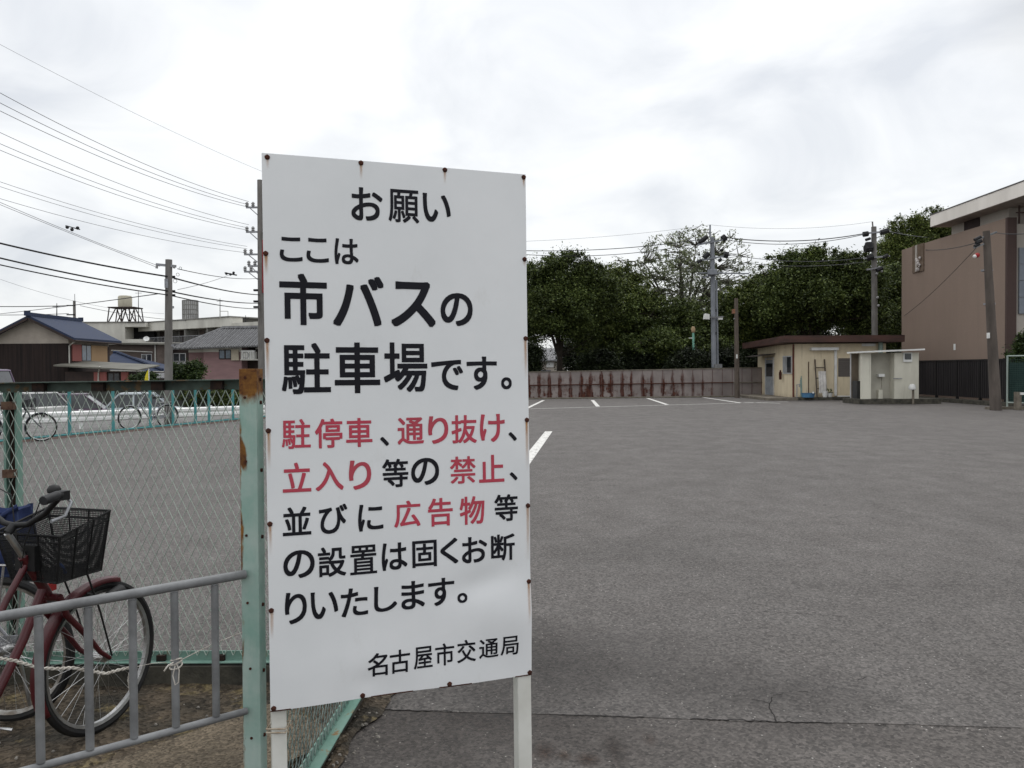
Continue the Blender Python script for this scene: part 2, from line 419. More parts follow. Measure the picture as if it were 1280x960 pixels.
# ================================================================== GROUND
def make_ground():
    xs = sorted(set([-900, -400, -200, -120, -90, -70, -55] + [-45+i*1.5 for i in range(31)] + [6, 15, 30, 60, 100, 200, 400, 900]))
    ys = sorted(set([-300, -100, -50, -20, 0, 5] + [8+i*1.5 for i in range(28)] + [55, 65, 80, 100, 140, 200, 400, 900, 1500]))
    m = MB(); nx = len(xs)
    for y in ys:
        for x in xs: m.v.append(Vector((x, y, H(x, y)-0.012)))
    for j in range(len(ys)-1):
        for i in range(nx-1): m.f.append((j*nx+i, j*nx+i+1, (j+1)*nx+i+1, (j+1)*nx+i))
    structure('ground', m, 'earth', smooth=True, origin=(0, 0, 0))
make_ground()
s0, s1 = G(455, 887), G(1045, 905)
sdir = (s1-s0); 
def seam(x): return s0.y + (x-s0.x)*sdir.y/sdir.x
# the parking lot: from the seam to the far wall, from the street fence to the right-hand kerb
def lot_outline():
    wl_, wr = G(640, 498.5), G(950, 494)
    return [(-0.70, seam(-0.70)), (-0.3, seam(-0.3)-.006), (0.4, seam(0.4)+.008), (1.0, seam(1.0)-.01), (1.6, seam(1.6)+.01), (30, seam(30)), (30, 60), (wr.x, wr.y+3), (wl_.x, wl_.y+3), (-9.6, 52), (-5, 38), (-11.1, 19.2), (-16.1, 4.4), (-0.74, 4.4)]
# fan-free: triangulate by strips in x
def poly_sheet(pts, z):
    import bmesh
    m = MB(); bm = bmesh.new()
    vs = [bm.verts.new((p[0], p[1], z)) for p in pts]
    f = bm.faces.new(vs); bmesh.ops.triangulate(bm, faces=[f])
    bm.verts.index_update()
    m.v = [v.co.copy() for v in bm.verts]; m.f = [tuple(v.index for v in fc.verts) for fc in bm.faces]
    bm.free(); return m
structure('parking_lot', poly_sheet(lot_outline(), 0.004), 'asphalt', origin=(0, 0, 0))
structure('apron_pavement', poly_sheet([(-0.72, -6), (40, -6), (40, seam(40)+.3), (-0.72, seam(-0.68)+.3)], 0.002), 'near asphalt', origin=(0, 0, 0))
def cracks():
    g = random.Random(5); m = MB()
    def crack(pts, w0, w1, gap=0.0):
        P_ = []
        for (xa, ya), (xb, yb) in zip(pts, pts[1:]):
            L_ = math.hypot(xb-xa, yb-ya); n = max(2, int(L_/.018))
            for i in range(n): P_.append((xa+(xb-xa)*i/n+g.uniform(-.004, .004), ya+(yb-ya)*i/n+g.uniform(-.007, .007)))
        on = True
        for i in range(len(P_)-1):
            if g.random() < gap: on = not on
            if not on: continue
            a, b = Vector((*P_[i], .0052)), Vector((*P_[i+1], .0052)); d = (b-a).normalized(); n_ = Vector((-d.y, d.x, 0)); wa, wb = g.uniform(w0, w1)/2, g.uniform(w0, w1)/2
            m.add([a-n_*wa, b-n_*wb, b+n_*wb, a+n_*wa], [(0, 1, 2, 3)])
    crack([(x, seam(x)-.002) for x in (-.66, -.2, .1, .5, .8)], .003, .009, .03)
    crack([(x, seam(x)-.002) for x in (.8, 1.2, 1.45)], .004, .012, .02)
    crack([(x, seam(x)-.002) for x in (1.5, 2.5, 4)], .001, .005, .25)
    e = G(968, 900)
    crack([(e.x, seam(e.x)), (G(962, 885).x, G(962, 885).y), (G(966, 870).x, G(966, 870).y)], .003, .008, .04)
    crack([(G(963, 880).x, G(963, 880).y), (G(925, 872).x, G(925, 872).y), (G(880, 868).x, G(880, 868).y)], .002, .006, .18)
    crack([(G(966, 870).x, G(966, 870).y), (G(1030, 862).x, G(1030, 862).y), (G(1090, 846).x, G(1090, 846).y)], .002, .006, .2)
    crack([(G(880, 770).x, G(880, 770).y), (G(960, 765).x, G(960, 765).y), (G(1060, 772).x, G(1060, 772).y)], .002, .006, .3)
    structure('asphalt_crack', m, M('dark crack', (.018, .016, .015), None, 20, .95), origin=(0, 0, 0))
cracks()
# street beyond the lot fence follows the falling ground
def make_street():
    m = MB(); n = 60
    for j in range(n+1):
        t = -30+j*2.0
        for k, sd_ in enumerate([1.2+i*0.8 for i in range(14)]):
            p = FA + FD*t + Vector((-0.948, 0.319))*sd_
            m.v.append(Vector((p.x, p.y, H(p.x, p.y)-0.002)))
    for j in range(n):
        for k in range(13): m.f.append((j*14+k, j*14+k+1, (j+1)*14+k+1, (j+1)*14+k))
    structure('street', m, 'street', origin=(0, 0, 0))
make_street()
# bare gravelly soil under the bicycles, a slightly uneven sheet
def make_soil():
    m = MB(); nx, ny = 70, 40
    for j in range(ny+1):
        for i in range(nx+1):
            x = -6.0 + 5.2*i/nx
            a, b = 1.2, 4.28
            y = a + (b-a)*j/ny
            z = 0.010 + 0.012*math.sin(x*7+y*3)*math.sin(y*5.3-x*2) + rnd.uniform(-.004, .004) + 0.02*max(0, (y-3.7)/0.5)
            m.v.append(Vector((x, y, z)))
    for j in range(ny):
        for i in range(nx): m.f.append((j*(nx+1)+i, j*(nx+1)+i+1, (j+1)*(nx+1)+i+1, (j+1)*(nx+1)+i))
    structure('soil_verge', m, 'soil', smooth=True, origin=(0, 0, 0))
make_soil()
# concrete edging strip in front of the soil
k0, k1 = G(120, 972), G(318, 899)
kd = (k1-k0).normalized(); kn = Vector((kd.y, -kd.x, 0))
a, b = k0-kd*3.2, k1+kd*0.10
structure('concrete_kerb', MB().hexa([a, a+kn*.55, b+kn*.55, b], [p+Vector((0, 0, .045)) for p in (a, a+kn*.55, b+kn*.55, b)]), 'gravel dirt')
# dark mossy strip between the fence return and the asphalt
pm = [G(380, 972), G(436, 884), G(470, 884), G(452, 925), G(418, 972)]
def moss():
    m = MB(); n = 26
    for j in range(n+1):
        y = 2.6 + 1.75*j/n
        xl = -0.80 + (y-2.8)*0.057; w = 0.11 + 0.05*math.sin(y*5)+0.02*math.sin(y*17)
        for i in range(5):
            m.v.append(Vector((xl+w*i/4 + (rnd.uniform(-.012, .012) if i == 4 else 0), y, 0.012+0.018*math.sin(PI*i/4)*rnd.uniform(.5, 1.1))))
    for j in range(n):
        for i in range(4): m.f.append((j*5+i, j*5+i+1, (j+1)*5+i+1, (j+1)*5+i))
    structure('soil_strip', m, 'soil', origin=(0, 0, 0))
moss()
# low concrete footing under the fence
structure('fence_footing', MB().box((-6.0, 4.14, -0.05), (-0.66, 4.30, 0.115)), 'old concrete')
structure('fence_footing', MB().hexa([(-.85, 2.82, -.05), (-.79, 2.82, -.05), (-.715, 4.13, -.05), (-.775, 4.13, -.05)], [(-.85, 2.82, .06), (-.79, 2.82, .06), (-.715, 4.13, .06), (-.775, 4.13, .06)]), 'old concrete')
# tufts and pebbles along the strip
def pebbles():
    m = MB()
    for i in range(190):
        if i < 60: y = rnd.uniform(2.9, 4.2); x = -0.80+(y-2.8)*.057 + rnd.uniform(.01, .19); z0 = 0.02
        else: x = rnd.uniform(-2.8, -.95); y = rnd.uniform(3.0, 4.1); z0 = .012
        r = rnd.uniform(.003, .011)
        q = [Vector((math.cos(t), math.sin(t), 0))*r*rnd.uniform(.7, 1.2) for t in [2*PI*k/6 for k in range(6)]]
        c = Vector((x, y, z0))
        m.add([c+p for p in q]+[c+p*.6+Vector((0, 0, r*.7)) for p in q], [(6, 7, 8, 9, 10, 11)]+[(k, (k+1) % 6, 6+(k+1) % 6, 6+k) for k in range(6)])
    o = m.build('pebbles', M('pale pebbles', (.26, .24, .21), (.1, .09, .08), 30, .9))
    tag(o, 'small pale pebbles scattered over the dark soil by the fence', None, None, 'stuff')
pebbles()

# painted parking lines
def line(p, q, w, nm='parking_line'):
    a, b = G(*p), G(*q); d = (b-a).normalized(); n = Vector((-d.y, d.x, 0))*w/2
    structure(nm, sheet([a-n, b-n, b+n, a+n], 0.008), 'line')
line((600, 513.0), (985, 502.3), .13)
line((655, 512.3), (679.5, 500.5), .15)
line((740.5, 500.3), (747.5, 508.3), .17)
line((809.5, 498), (834, 506), .17)
line((878.5, 496.8), (927, 504), .17)
line((686, 539.5), (648, 590), .19)
line((600, 501.2), (880, 496.6), .06)
line((930, 503), (975, 504.5), .12)

# ================================================================== FAR WALL
def wall_mat():
    t = NT('rust streaked wall')
    sp = t.sep()
    u, z = t.math('ADD', sp[0], t.rng(t.noise(.8, 3), 0, 1, -.10, .10)), sp[2]
    fr = t.math('ABSOLUTE', t.math('SUBTRACT', t.math('FRACT', t.math('DIVIDE', u, 0.58)), 0.5))
    jn = t.rng(fr, 0.05, 0.24, 1.0, 0.0)
    st = t.noise(3.2, 6, 0.7, t.vec((1.6, 1, 0.35)))
    low = t.rng(z, 0.0, 0.75, 1.0, 0.45)
    fade = t.rng(u, 12.0, 15.5, 1.0, 0.15)
    top = t.rng(z, 1.0, 1.4, 1.0, 0.25)
    r = t.math('MULTIPLY', t.math('MULTIPLY', t.math('ADD', t.math('MULTIPLY', jn, 0.75), t.math('MULTIPLY', t.math('MULTIPLY', low, t.rng(t.noise(1.6, 5, .7, t.vec((1, 1, 1.2), loc=(4, 0, 0))), .40, .60)), 0.75)), t.rng(st, .32, .66)), t.math('MULTIPLY', fade, top))
    wn_ = t.new('ShaderNodeTexWhiteNoise', noise_dimensions='1D'); t.l.new(t.math('FLOOR', t.math('DIVIDE', t.math('ADD', u, .29), 0.58)), wn_.inputs['W'])
    r = t.math('MULTIPLY', r, t.rng(wn_.outputs['Value'], 0, 1, .45, 1.5))
    k = t.rng(r, 0.06, 0.34)
    p = t.mix(t.rng(t.noise(1.2, 6), .35, .65), (0.27, 0.235, 0.222), (0.20, 0.174, 0.165))
    rust = t.mix(t.rng(t.noise(6, 4), .35, .65), (0.095, 0.036, 0.024), (0.04, 0.018, 0.014))
    return t.done(t.mix(k, p, rust), 0.9, 0.2)
MT['rust wall'] = wall_mat()
def far_wall():
    d0, d1 = 44.8, 46.8
    A, B = PY(560, 500, d0-.6), PY(962, 495, d1)
    zt0, zt1 = P(660, 467, d0).z, P(945, 460, 46.5).z
    root = thing('boundary_wall', ((A.x+B.x)/2, (A.y+B.y)/2, 0), 'long low pinkish wall streaked with rust at the far end of the lot', 'wall')
    L = math.hypot(B.x-A.x, B.y-A.y); root.rotation_euler.z = math.atan2(B.y-A.y, B.x-A.x)
    root.location = (A.x, A.y, 0)
    m = MB().hexa([(0, 0, 0), (L, 0, 0), (L, .18, 0), (0, .18, 0)], [(0, 0, zt0), (L, 0, zt1), (L, .18, zt1), (0, .18, zt0)])
    m.build('wall_panel', 'rust wall', root, local=True)
    n = int(L/.58)+1
    j = MB()
    for i in range(n): j.box((i*.58+.29-.012, -.012, 0.01), (i*.58+.29+.012, -.0005, zt0+(zt1-zt0)*i/n-.01))
    j.build('joint', M('wall joints', (.15, .09, .085), (.08, .04, .035), 3), root, local=True)
    MB().hexa([(0, -.03, zt0+.002), (L, -.03, zt1+.002), (L, .21, zt1+.002), (0, .21, zt0+.002)], [(0, -.03, zt0+.05), (L, -.03, zt1+.05), (L, .21, zt1+.05), (0, .21, zt0+.05)]).build('coping', 'concrete', root, local=True)
    MB().tube([(0, -.07, zt0*.52), (L-2.2, -.07, zt1*.5)], .032, 6).build('pipe', 'rust', root, local=True)
    MB().tube([(L-2.2, -.07, zt1*.5), (L, -.07, zt1*.5)], .034, 6).build('pipe', 'concrete', root, local=True)
    MB().box((0, -.45, 0.005), (L, -.02, .07)).build('footing', 'concrete', root, local=True)
    MB().box((0, -.6, 0.002), (L, -.455, .02)).build('gutter', 'old concrete', root, local=True)
far_wall()

# ================================================================== HUT and SHED
def grimy(name, c1, c2, dirt, zh):
    t = NT(name); z = t.sep()[2]
    c = t.mix(t.rng(t.noise(1.3, 6, .6, t.vec((1, 1, .4))), .38, .64), c1, c2)
    n = t.noise(3.5, 7, .7)
    splash = t.rng(t.math('ADD', t.math('MULTIPLY', z, 1.0/zh), t.math('MULTIPLY', n, 1.3)), .55, 1.15, .65, 0)
    runs = t.rng(t.noise(5, 6, .7, t.vec((1.5, 1.5, .12), loc=(1, 2, 0))), .56, .74, 0, .5)
    return t.done(t.mix(t.math('MAXIMUM', splash, runs), c, dirt), .9, .2)
MT['cream'] = grimy('cream rendered wall', (0.70, 0.605, 0.44), (0.58, 0.495, 0.35), (.25, .19, .12), .6)
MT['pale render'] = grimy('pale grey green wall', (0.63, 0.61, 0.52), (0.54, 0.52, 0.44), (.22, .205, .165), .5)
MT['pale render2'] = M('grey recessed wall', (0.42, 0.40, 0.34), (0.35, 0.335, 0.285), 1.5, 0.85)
MT['fascia'] = M('maroon roof edge', (0.075, 0.036, 0.028), (0.042, 0.024, 0.02), 1.5, 0.7, stretch=(0.5, 0.5, 3))
MT['window glass'] = M('dark window glass', (0.045, 0.05, 0.055), (0.02, 0.022, 0.025), 2, 0.12, spec=0.6)
MT['blue glass'] = M('bluish window glass', (0.10, 0.14, 0.19), (0.06, 0.08, 0.10), 2, 0.15, spec=0.6)
MT['alu'] = M('aluminium frame', (0.5, 0.5, 0.5), (0.4, 0.4, 0.4), 3, 0.4)
MT['grey door'] = M('grey door paint', (0.30, 0.32, 0.34), (0.22, 0.235, 0.25), 3, 0.5)
MT['white'] = M('white paint', (0.72, 0.72, 0.70), (0.6, 0.6, 0.58), 3, 0.6)
def hut():
    x0, x1, y0, y1, zt = 14.1, 18.7, 41.4, 47.5, 2.8
    r = thing('hut', ((x0+x1)/2, (y0+y1)/2, 0), 'small cream hut with a flat maroon roof at the edge of the lot', 'hut')
    w = MB().box((x0, y0, .12), (x1, y1, zt)); w.build('wall', 'cream', r)
    MB().box((x0-.1, y0-.1, 0), (x1+.1, y1+.1, .118)).build('plinth', 'concrete', r)
    rf = MB(); o = .72
    lo = [(x0-o, y0-o, 2.86), (x1+.6, y0-o, 2.86), (x1+.6, y1+.6, 2.72), (x0-o, y1+.6, 2.72)]
    rf.hexa(lo, [(a, b, c+.33) for a, b, c in lo]); rf.build('roof', 'fascia', r)
    # left (side) wall: awning, door, window
    dA, dB = PX(958, 470, x0).y, PX(967.5, 470, x0).y
    dr = MB().box((x0-.04, dB, .14), (x0-.002, dA, 2.05)).build('door', 'grey door', r)
    MB().box((x0-.055, dB+.12, 1.15), (x0-.042, dA-.12, 1.85)).build('pane', 'window glass', dr)
    MB().cyl((x0-.09, dB+.1, 1.0), (x0-.042, dB+.1, 1.0), .03, n=8).build('handle', 'chrome', dr)
    fr = MB()
    for q in ((dB-.06, dB-.004), (dA+.004, dA+.06)): fr.box((x0-.07, q[0], .14), (x0-.002, q[1], 2.11))
    fr.box((x0-.07, dB-.06, 2.112), (x0-.002, dA+.06, 2.17)); fr.build('door_frame', 'alu', r)
    aw = MB().hexa([(x0-.9, dB-.25, 2.22), (x0-.003, dB-.25, 2.34), (x0-.003, dA+.7, 2.34), (x0-.9, dA+.7, 2.22)], [(x0-.9, dB-.25, 2.26), (x0-.003, dB-.25, 2.39), (x0-.003, dA+.7, 2.39), (x0-.9, dA+.7, 2.26)])
    aw.build('awning', M('dark awning', (.06, .05, .045), None, 3), r)
    wA, wB = PX(979.5, 460, x0).y, PX(990.5, 460, x0).y
    wf = MB().box((x0-.05, wB, 1.30), (x0-.002, wA, 2.22)).build('window', 'alu', r)
    MB().box((x0-.062, wB+.06, 1.36), (x0-.051, (wA+wB)/2-.03, 2.16)).build('pane', 'window glass', wf)
    MB().box((x0-.062, (wA+wB)/2+.03, 1.36), (x0-.051, wA-.06, 2.16)).build('pane', M('frosted glass', (.33, .34, .35), None, 2, .3), wf)
    # front wall: canopy strip, door with louvre window, downpipe, sliding frame
    yf = y0
    a = PY(1043, 446, yf); b = PY(1043, 495, yf)
    X = lambda px: PY(px, 470, yf).x
    Z = lambda py: PY(1020, py, yf).z
    MB().box((X(1012), yf-.30, Z(438)), (X(1045.5), yf-.002, Z(434.5))).build('canopy', 'white', r)
    MB().box((X(1042.5), yf-.09, .20), (X(1045.3), yf-.003, Z(438.2))).build('downpipe', 'white', r)
    d = MB().box((X(1046.2), yf-.05, .20), (X(1066), yf-.003, Z(446))).build('door', 'cream', r)
    MB().box((X(1047.2), yf-.062, Z(471)), (X(1064.5), yf-.051, Z(448))).build('louvre', M('brown louvre', (.12, .105, .095), (.08, .07, .065), 2, .7, stretch=(.2, .2, 30)), d)
    MB().box((X(1046), yf-.075, .125), (X(1067), yf-.003, .20)).build('sill', 'white', d)
    MB().box((X(990.9)-.02, yf-.035, .13), (X(990.9)+.07, yf-.002, zt-.02)).build('corner_trim', M('rusty trim', (.14, .05, .035), None, 3), r)
    for px, a_, b_ in ((1010.5, 452, 492),): MB().tube([(X(px), yf-.03, Z(b_)), (X(px), yf-.03, Z(a_))], .02, 6).build('conduit', 'rust', r)
    MB().box((X(1077), yf-.04, 2.66), (X(1094), yf-.002, 2.795)).build('broken_gutter', 'white', r)
    MB().cyl((X(1098), yf-.25, 2.2), (X(1098), yf-.25, 2.84), .11, n=10).build('vent_pipe', M('pale green pipe', (.25, .32, .28), None, 3), r)
    # step slab in front and at the side
    structure('hut_pavement', MB().box((x0-1.6, y0-.9, 0.005), (x0-.105, y1+.5, .13)), 'concrete')
    structure('hut_step', MB().box((x0-.10, y0-.9, 0.004), (x0+3.3, y0-.105, .15)), 'old concrete')
hut()
yq = 41.0
XQ = lambda px: PY(px, 480, yq).x
ZQ = lambda py: PY(1020, py, yq).z
def hut_props():
    r = thing('ladder', (XQ(1026), yq, .15), 'old wooden ladder frame leaning on the front of the cream hut', 'ladder')
    for px in (1020.5, 1032.5): MB().bar((XQ(px), yq-.1, .15), (XQ(px+1.5), yq+.36, 2.02), .06, .05, (1, 0, 0)).build('rail', 'wood pole', r)
    for t in (.22, .5, .78): MB().bar((XQ(1020.8+1.5*t), yq-.1+.46*t-.03, .15+1.87*t), (XQ(1032.4+1.5*t), yq-.1+.46*t-.03, .15+1.87*t), .05, .05).build('rung', 'wood pole', r)
    r = MB()
    n = 8
    for j in range(9):
        for i in range(n+1):
            r.v.append(Vector((XQ(1022.3)+.37*i/n, yq-.17-.012*math.sin(i*2.1)+.02*math.sin(j)+.36*(1-j/8)*.25, .35+1.08*(1-j/8))))
    for j in range(8):
        for i in range(n): r.f.append((j*(n+1)+i, j*(n+1)+i+1, (j+1)*(n+1)+i+1, (j+1)*(n+1)+i))
    o = r.build('towel', M('white cloth', (.6, .58, .55), (.45, .43, .41), 6)); sm = o.modifiers.new('t', 'SOLIDIFY'); sm.thickness = .012
    tag(o, 'white cloth hanging from the old ladder by the hut', 'cloth')
    c = (XQ(1028.5), yq-.28, .152)
    t = thing('bucket', c, 'white plastic bucket standing below the ladder', 'bucket')
    MB().lathe([(.10, 0), (.135, .30), (.145, .305), (.13, .29), (.09, .02)], c, 14).build('tub', 'white', t)
    MB().tube([(c[0]-.14, c[1], .45), (c[0], c[1]-.05, .36), (c[0]+.14, c[1], .45)], .008, 5).build('handle', 'grey metal', t)
    c = (XQ(1035), yq-.22, .152)
    t = thing('plant_pot', c, 'small white flowerpot with a dark plant beside the bucket', 'flowerpot')
    MB().lathe([(.09, 0), (.14, .2), (.15, .21), (.12, .19)], c, 12).build('pot', 'white', t)
    pl = MB()
    for i in range(40):
        p = Vector((c[0]+rnd.uniform(-.13, .13), c[1]+rnd.uniform(-.1, .1), .35+rnd.uniform(0, .2))); q = Vector((rnd.uniform(-1, 1), rnd.uniform(-1, 1), rnd.uniform(-.3, 1))).normalized()*.06; w = q.orthogonal().normalized()*.025
        pl.add([p-q, p+w, p+q, p-w], [(0, 1, 2, 3)])
    pl.build('foliage', 'leaf hedge', t)
    c = Vector((XQ(1006.5), yq-.4, .152))
    t = MB().lathe([(.28, 0), (.33, .2), (.35, .21), (.31, .19), (.26, .03)], c, 16).build('wash_tub', M('blue plastic', (.10, .24, .40), (.08, .18, .32), 3, .45), smooth=True)
    tag(t, 'blue plastic wash tub on the step at the hut corner', 'tub')
    c = Vector((XQ(1012.8), yq-.4, .152))
    t = MB().lathe([(.05, 0), (.055, .2), (.03, .24), (.03, .28)], c, 10).build('bottle', 'white', smooth=True); tag(t, 'small white bottle beside the blue wash tub', 'bottle')
    # standpipe at the corner
    t = thing('water_tap', (XQ(995), yq-.3, .15), 'thin standpipe with a tap by the hut corner', 'tap')
    MB().tube([(XQ(993.5), yq-.3, .15), (XQ(993.5), yq-.3, .78), (XQ(997), yq-.3, .8)], .025, 6).build('pipe', 'grey metal', t)
    MB().cyl((XQ(996.5), yq-.3, .66), (XQ(996.5), yq-.3, .80), .03, n=8).build('spout', 'grey metal', t)
    # fire extinguisher-like dark thing under the window
    t = MB().lathe([(.07, 0), (.08, .35), (.05, .42), (.03, .5)], (13.95, PX(979, 480, 14.1).y, 1.0), 10).build('gas_meter', 'rust', smooth=True); tag(t, 'rusty red canister fixed to the hut side wall below the window', 'canister')
    t = MB()
    for k in range(3): t.tube([(XQ(1004.5+k*.7), yq+.37, .15), (XQ(1003.8+k*.6), yq+.37, 1.0+.1*k)], .018, 5)
    tag(t.build('mop_handles', M('pale green handle', (.25, .36, .33), None, 4)), 'pale green mop handles leaning on the hut front', 'mop')
hut_props()

def shed():
    y0, y1 = 36.2, 38.6
    X = lambda px: PY(px, 470, y0).x
    Z = lambda py: PY(1110, py, y0).z
    x0, x1 = X(1077), X(1148.5)
    zt = Z(441)
    y1 = PX(1063.5, 470, x0).y; xa, xb = X(1088.8), X(1118)
    r = thing('shed', ((x0+x1)/2, y0+.6, 0), 'small pale toilet shed with a thin white roof beside the cream hut', 'shed')
    MB().box((x0-.25, y0-.35, 0.005), (x1+.8, y1+.3, .22)).build('base', 'old concrete', r)
    w = MB()
    w.box((xb, y0, .222), (x1, y1, zt)); w.build('wall', 'pale render', r); w = MB(); w.box((x0, y0, .222), (xa, y0+.14, zt)); w.box((xa-.10, y0+.141, .222), (xa, y1-.1, zt)); w.build('wall', 'pale render', r)
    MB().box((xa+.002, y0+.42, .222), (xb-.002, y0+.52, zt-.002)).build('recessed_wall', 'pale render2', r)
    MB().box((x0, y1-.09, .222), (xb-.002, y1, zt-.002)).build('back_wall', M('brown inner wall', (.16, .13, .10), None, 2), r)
    MB().hexa([(x0-.12, y0-.3, zt+.002), (x1+.12, y0-.3, zt+.10), (x1+.12, y1+.15, zt+.10), (x0-.12, y1+.15, zt+.002)], [(x0-.12, y0-.3, zt+.07), (x1+.12, y0-.3, zt+.17), (x1+.12, y1+.15, zt+.17), (x0-.12, y1+.15, zt+.07)]).build('roof', 'white', r)
    MB().box((x0-.03, y1-.06, .222), (x0-.002, y1+.02, zt)).build('post', 'alu', r)
    MB().box((x0+.02, y0+.55, .224), (x0+.45, y1-.12, 1.0)).build('partition', M('dark opening door', (.05, .05, .05), None, 2), r)
    wi = MB().box((X(1128.5), y0-.06, Z(452.5)), (X(1139.5), y0-.002, Z(440.8))).build('window', 'white', r)
    MB().box((X(1130), y0-.072, Z(449.5)), (X(1138), y0-.061, Z(442))).build('pane', 'window glass', wi)
    # washbasin and pipe in the recess
    MB().box((X(1101), y0+.2, Z(471)), (X(1108.5), y0+.449, Z(467.5))).build('basin', 'white', r)
    MB().tube([(X(1108), y0+.4, .23), (X(1108), y0+.4, Z(470.5))], .035, 6).build('pipe', 'pale render2', r)
    MB().box((X(1101.5), y0+.25, .224), (X(1106.5), y0+.44, Z(487.5))).build('urinal', 'pale render', r)
    MB().tube([(X(1116), y0-.05, Z(473.2)), (X(1127), y0-.05, Z(473.2))], .018, 5).build('bracket', 'grey metal', r)
    t = thing('water_tap', (X(1135), y0-.45, 0), 'grey standpipe with a round cap in front of the shed', 'tap')
    MB().cyl((X(1135.3), y0-.45, 0), (X(1135.3), y0-.45, Z(487)), .05, n=8).build('pipe', 'concrete', t)
    MB().lathe([(.02, 0), (.14, .03), (.16, .12), (.1, .24), (.02, .27)], (X(1133.8), y0-.47, Z(487.5)), 12).build('cap', 'white', t, smooth=True)
shed()

# ================================================================== BROWN BUILDING and its fence
def brown_building():
    def brown(name, c1, c2):
        t = NT(name)
        f = t.rng(t.noise(0.5, 6, .6, t.vec((1, 1, .4))), .35, .65)
        t.bump(t.noise(14, 5, .8), .5, .03)
        f = t.math('ADD', t.math('MULTIPLY', f, .6), t.math('MULTIPLY', t.rng(t.noise(11, 5, .8), .35, .65), .4))
        st = t.rng(t.noise(2, 5, .6, t.vec((1, 1, .08))), .5, .8, 0, .12)
        return t.done(t.mix(st, t.mix(f, c1, c2), tuple(c*.55 for c in c1)), .9, .2)
    MT['brown wall'] = brown('brown render', (.262, .198, .160), (.228, .172, .138))
    MT['brown dark'] = brown('dark brown render', (.085, .058, .052), (.07, .048, .044))
    MT['beige'] = M('beige render', (.42, .385, .345), (.35, .32, .285), 1, .85, .1, 30, stretch=(1, 1, .4))
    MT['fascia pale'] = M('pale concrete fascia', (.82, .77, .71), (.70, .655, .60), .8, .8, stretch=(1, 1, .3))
    x0, y0, y1, zt = 21.5, 36.1, 45.7, 8.05
    r = thing('office_building', (x0+5, 41, 0), 'large windowless brown building with a wide pale roof overhang', 'building')
    w = MB().box((x0, y0+.02, 0), (x0+.5, y1, zt)); w.box((x0+.5, y1-.3, 0), (x0+16, y1, zt-.01)); w.build('wall', 'brown wall', r)
    MB().box((x0-.004, y0-.14, 0), (x0+.40, y0+.018, zt+.01)).build('pier', 'brown dark', r)
    MB().box((x0+.402, y0+.0, 0), (x0+16, y0+.5, zt-.25)).build('front_wall', 'beige', r)
    for k in range(4): MB().box((x0+.55, y0-.09, 3.9+k*.72), (x0+6, y0-.004, 4.6+k*.72)).build('louvre', M('blue grey louvre', (.21, .23, .265), (.17, .19, .215), 2, .6) if k == 0 else bpy.data.materials['blue grey louvre'], r)
    # notch with frame near the far end of the parapet
    ya, yb = PX(1141.5, 330, x0).y, PX(1155.5, 330, x0).y
    nf = MB().box((x0-.05, yb, 6.62), (x0-.003, ya, zt+.02)).build('panel_recess', M('brown recess', (.11, .075, .05), (.15, .11, .08), 3), r)
    MB().box((x0-.085, ya-.55, 6.66), (x0-.052, ya-.38, zt)).build('strip', 'beige', nf)
    bl = MB()
    for k in range(7): bl.ball((x0-.1, (ya+yb)/2-.15+rnd.uniform(-.18, .18), 6.75+k*.1+rnd.uniform(-.03, .03)), rnd.uniform(.05, .11), 8)
    bl.build('lichen_patch', M('pale flaking plaster', (.5, .46, .44), None, 8), nf)
    # clerestory and roof slab
    MB().box((x0+.46, y0+.55, zt-.3), (x0+15, 41.4, 8.61)).build('clerestory', 'beige', r)
    MB().box((x0+.42, 38.9, zt-.25), (x0+.459, 40.2, 8.6)).build('clerestory_window', M('dark clerestory', (.045, .03, .028), None, 2), r)
    MB().box((x0-.45, 33.6, 8.63), (x0+16, 41.7, 9.2)).build('roof', 'fascia pale', r)
    MB().box((x0-.47, 33.58, 9.2), (x0+16, 41.72, 9.25)).build('roof_edge', M('dark roof flashing', (.12, .11, .11), None, 2), r)
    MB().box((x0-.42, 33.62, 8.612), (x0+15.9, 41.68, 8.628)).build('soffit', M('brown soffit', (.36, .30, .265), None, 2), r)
    MB().box((x0+.35, 32.6, 9.0), (x0+16, 35.2, 9.55)).build('upper_roof', 'fascia pale', r)
    pr = MB()
    for k in range(6): pr.box((x0+.6+k*.55, y0+.05, zt-.25), (x0+.66+k*.55, y0+.10, 8.61))
    pr.box((x0+.5, y0+.045, 8.28), (x0+5, y0+.11, 8.33)); pr.build('railing', 'brown dark', r)
    MB().box((x0-.012, PX(1193.5, 433, x0).y-.08, 2.42), (x0-.003, PX(1193.5, 433, x0).y+.1, 2.72)).build('plaster_patch', 'white', r)
brown_building()
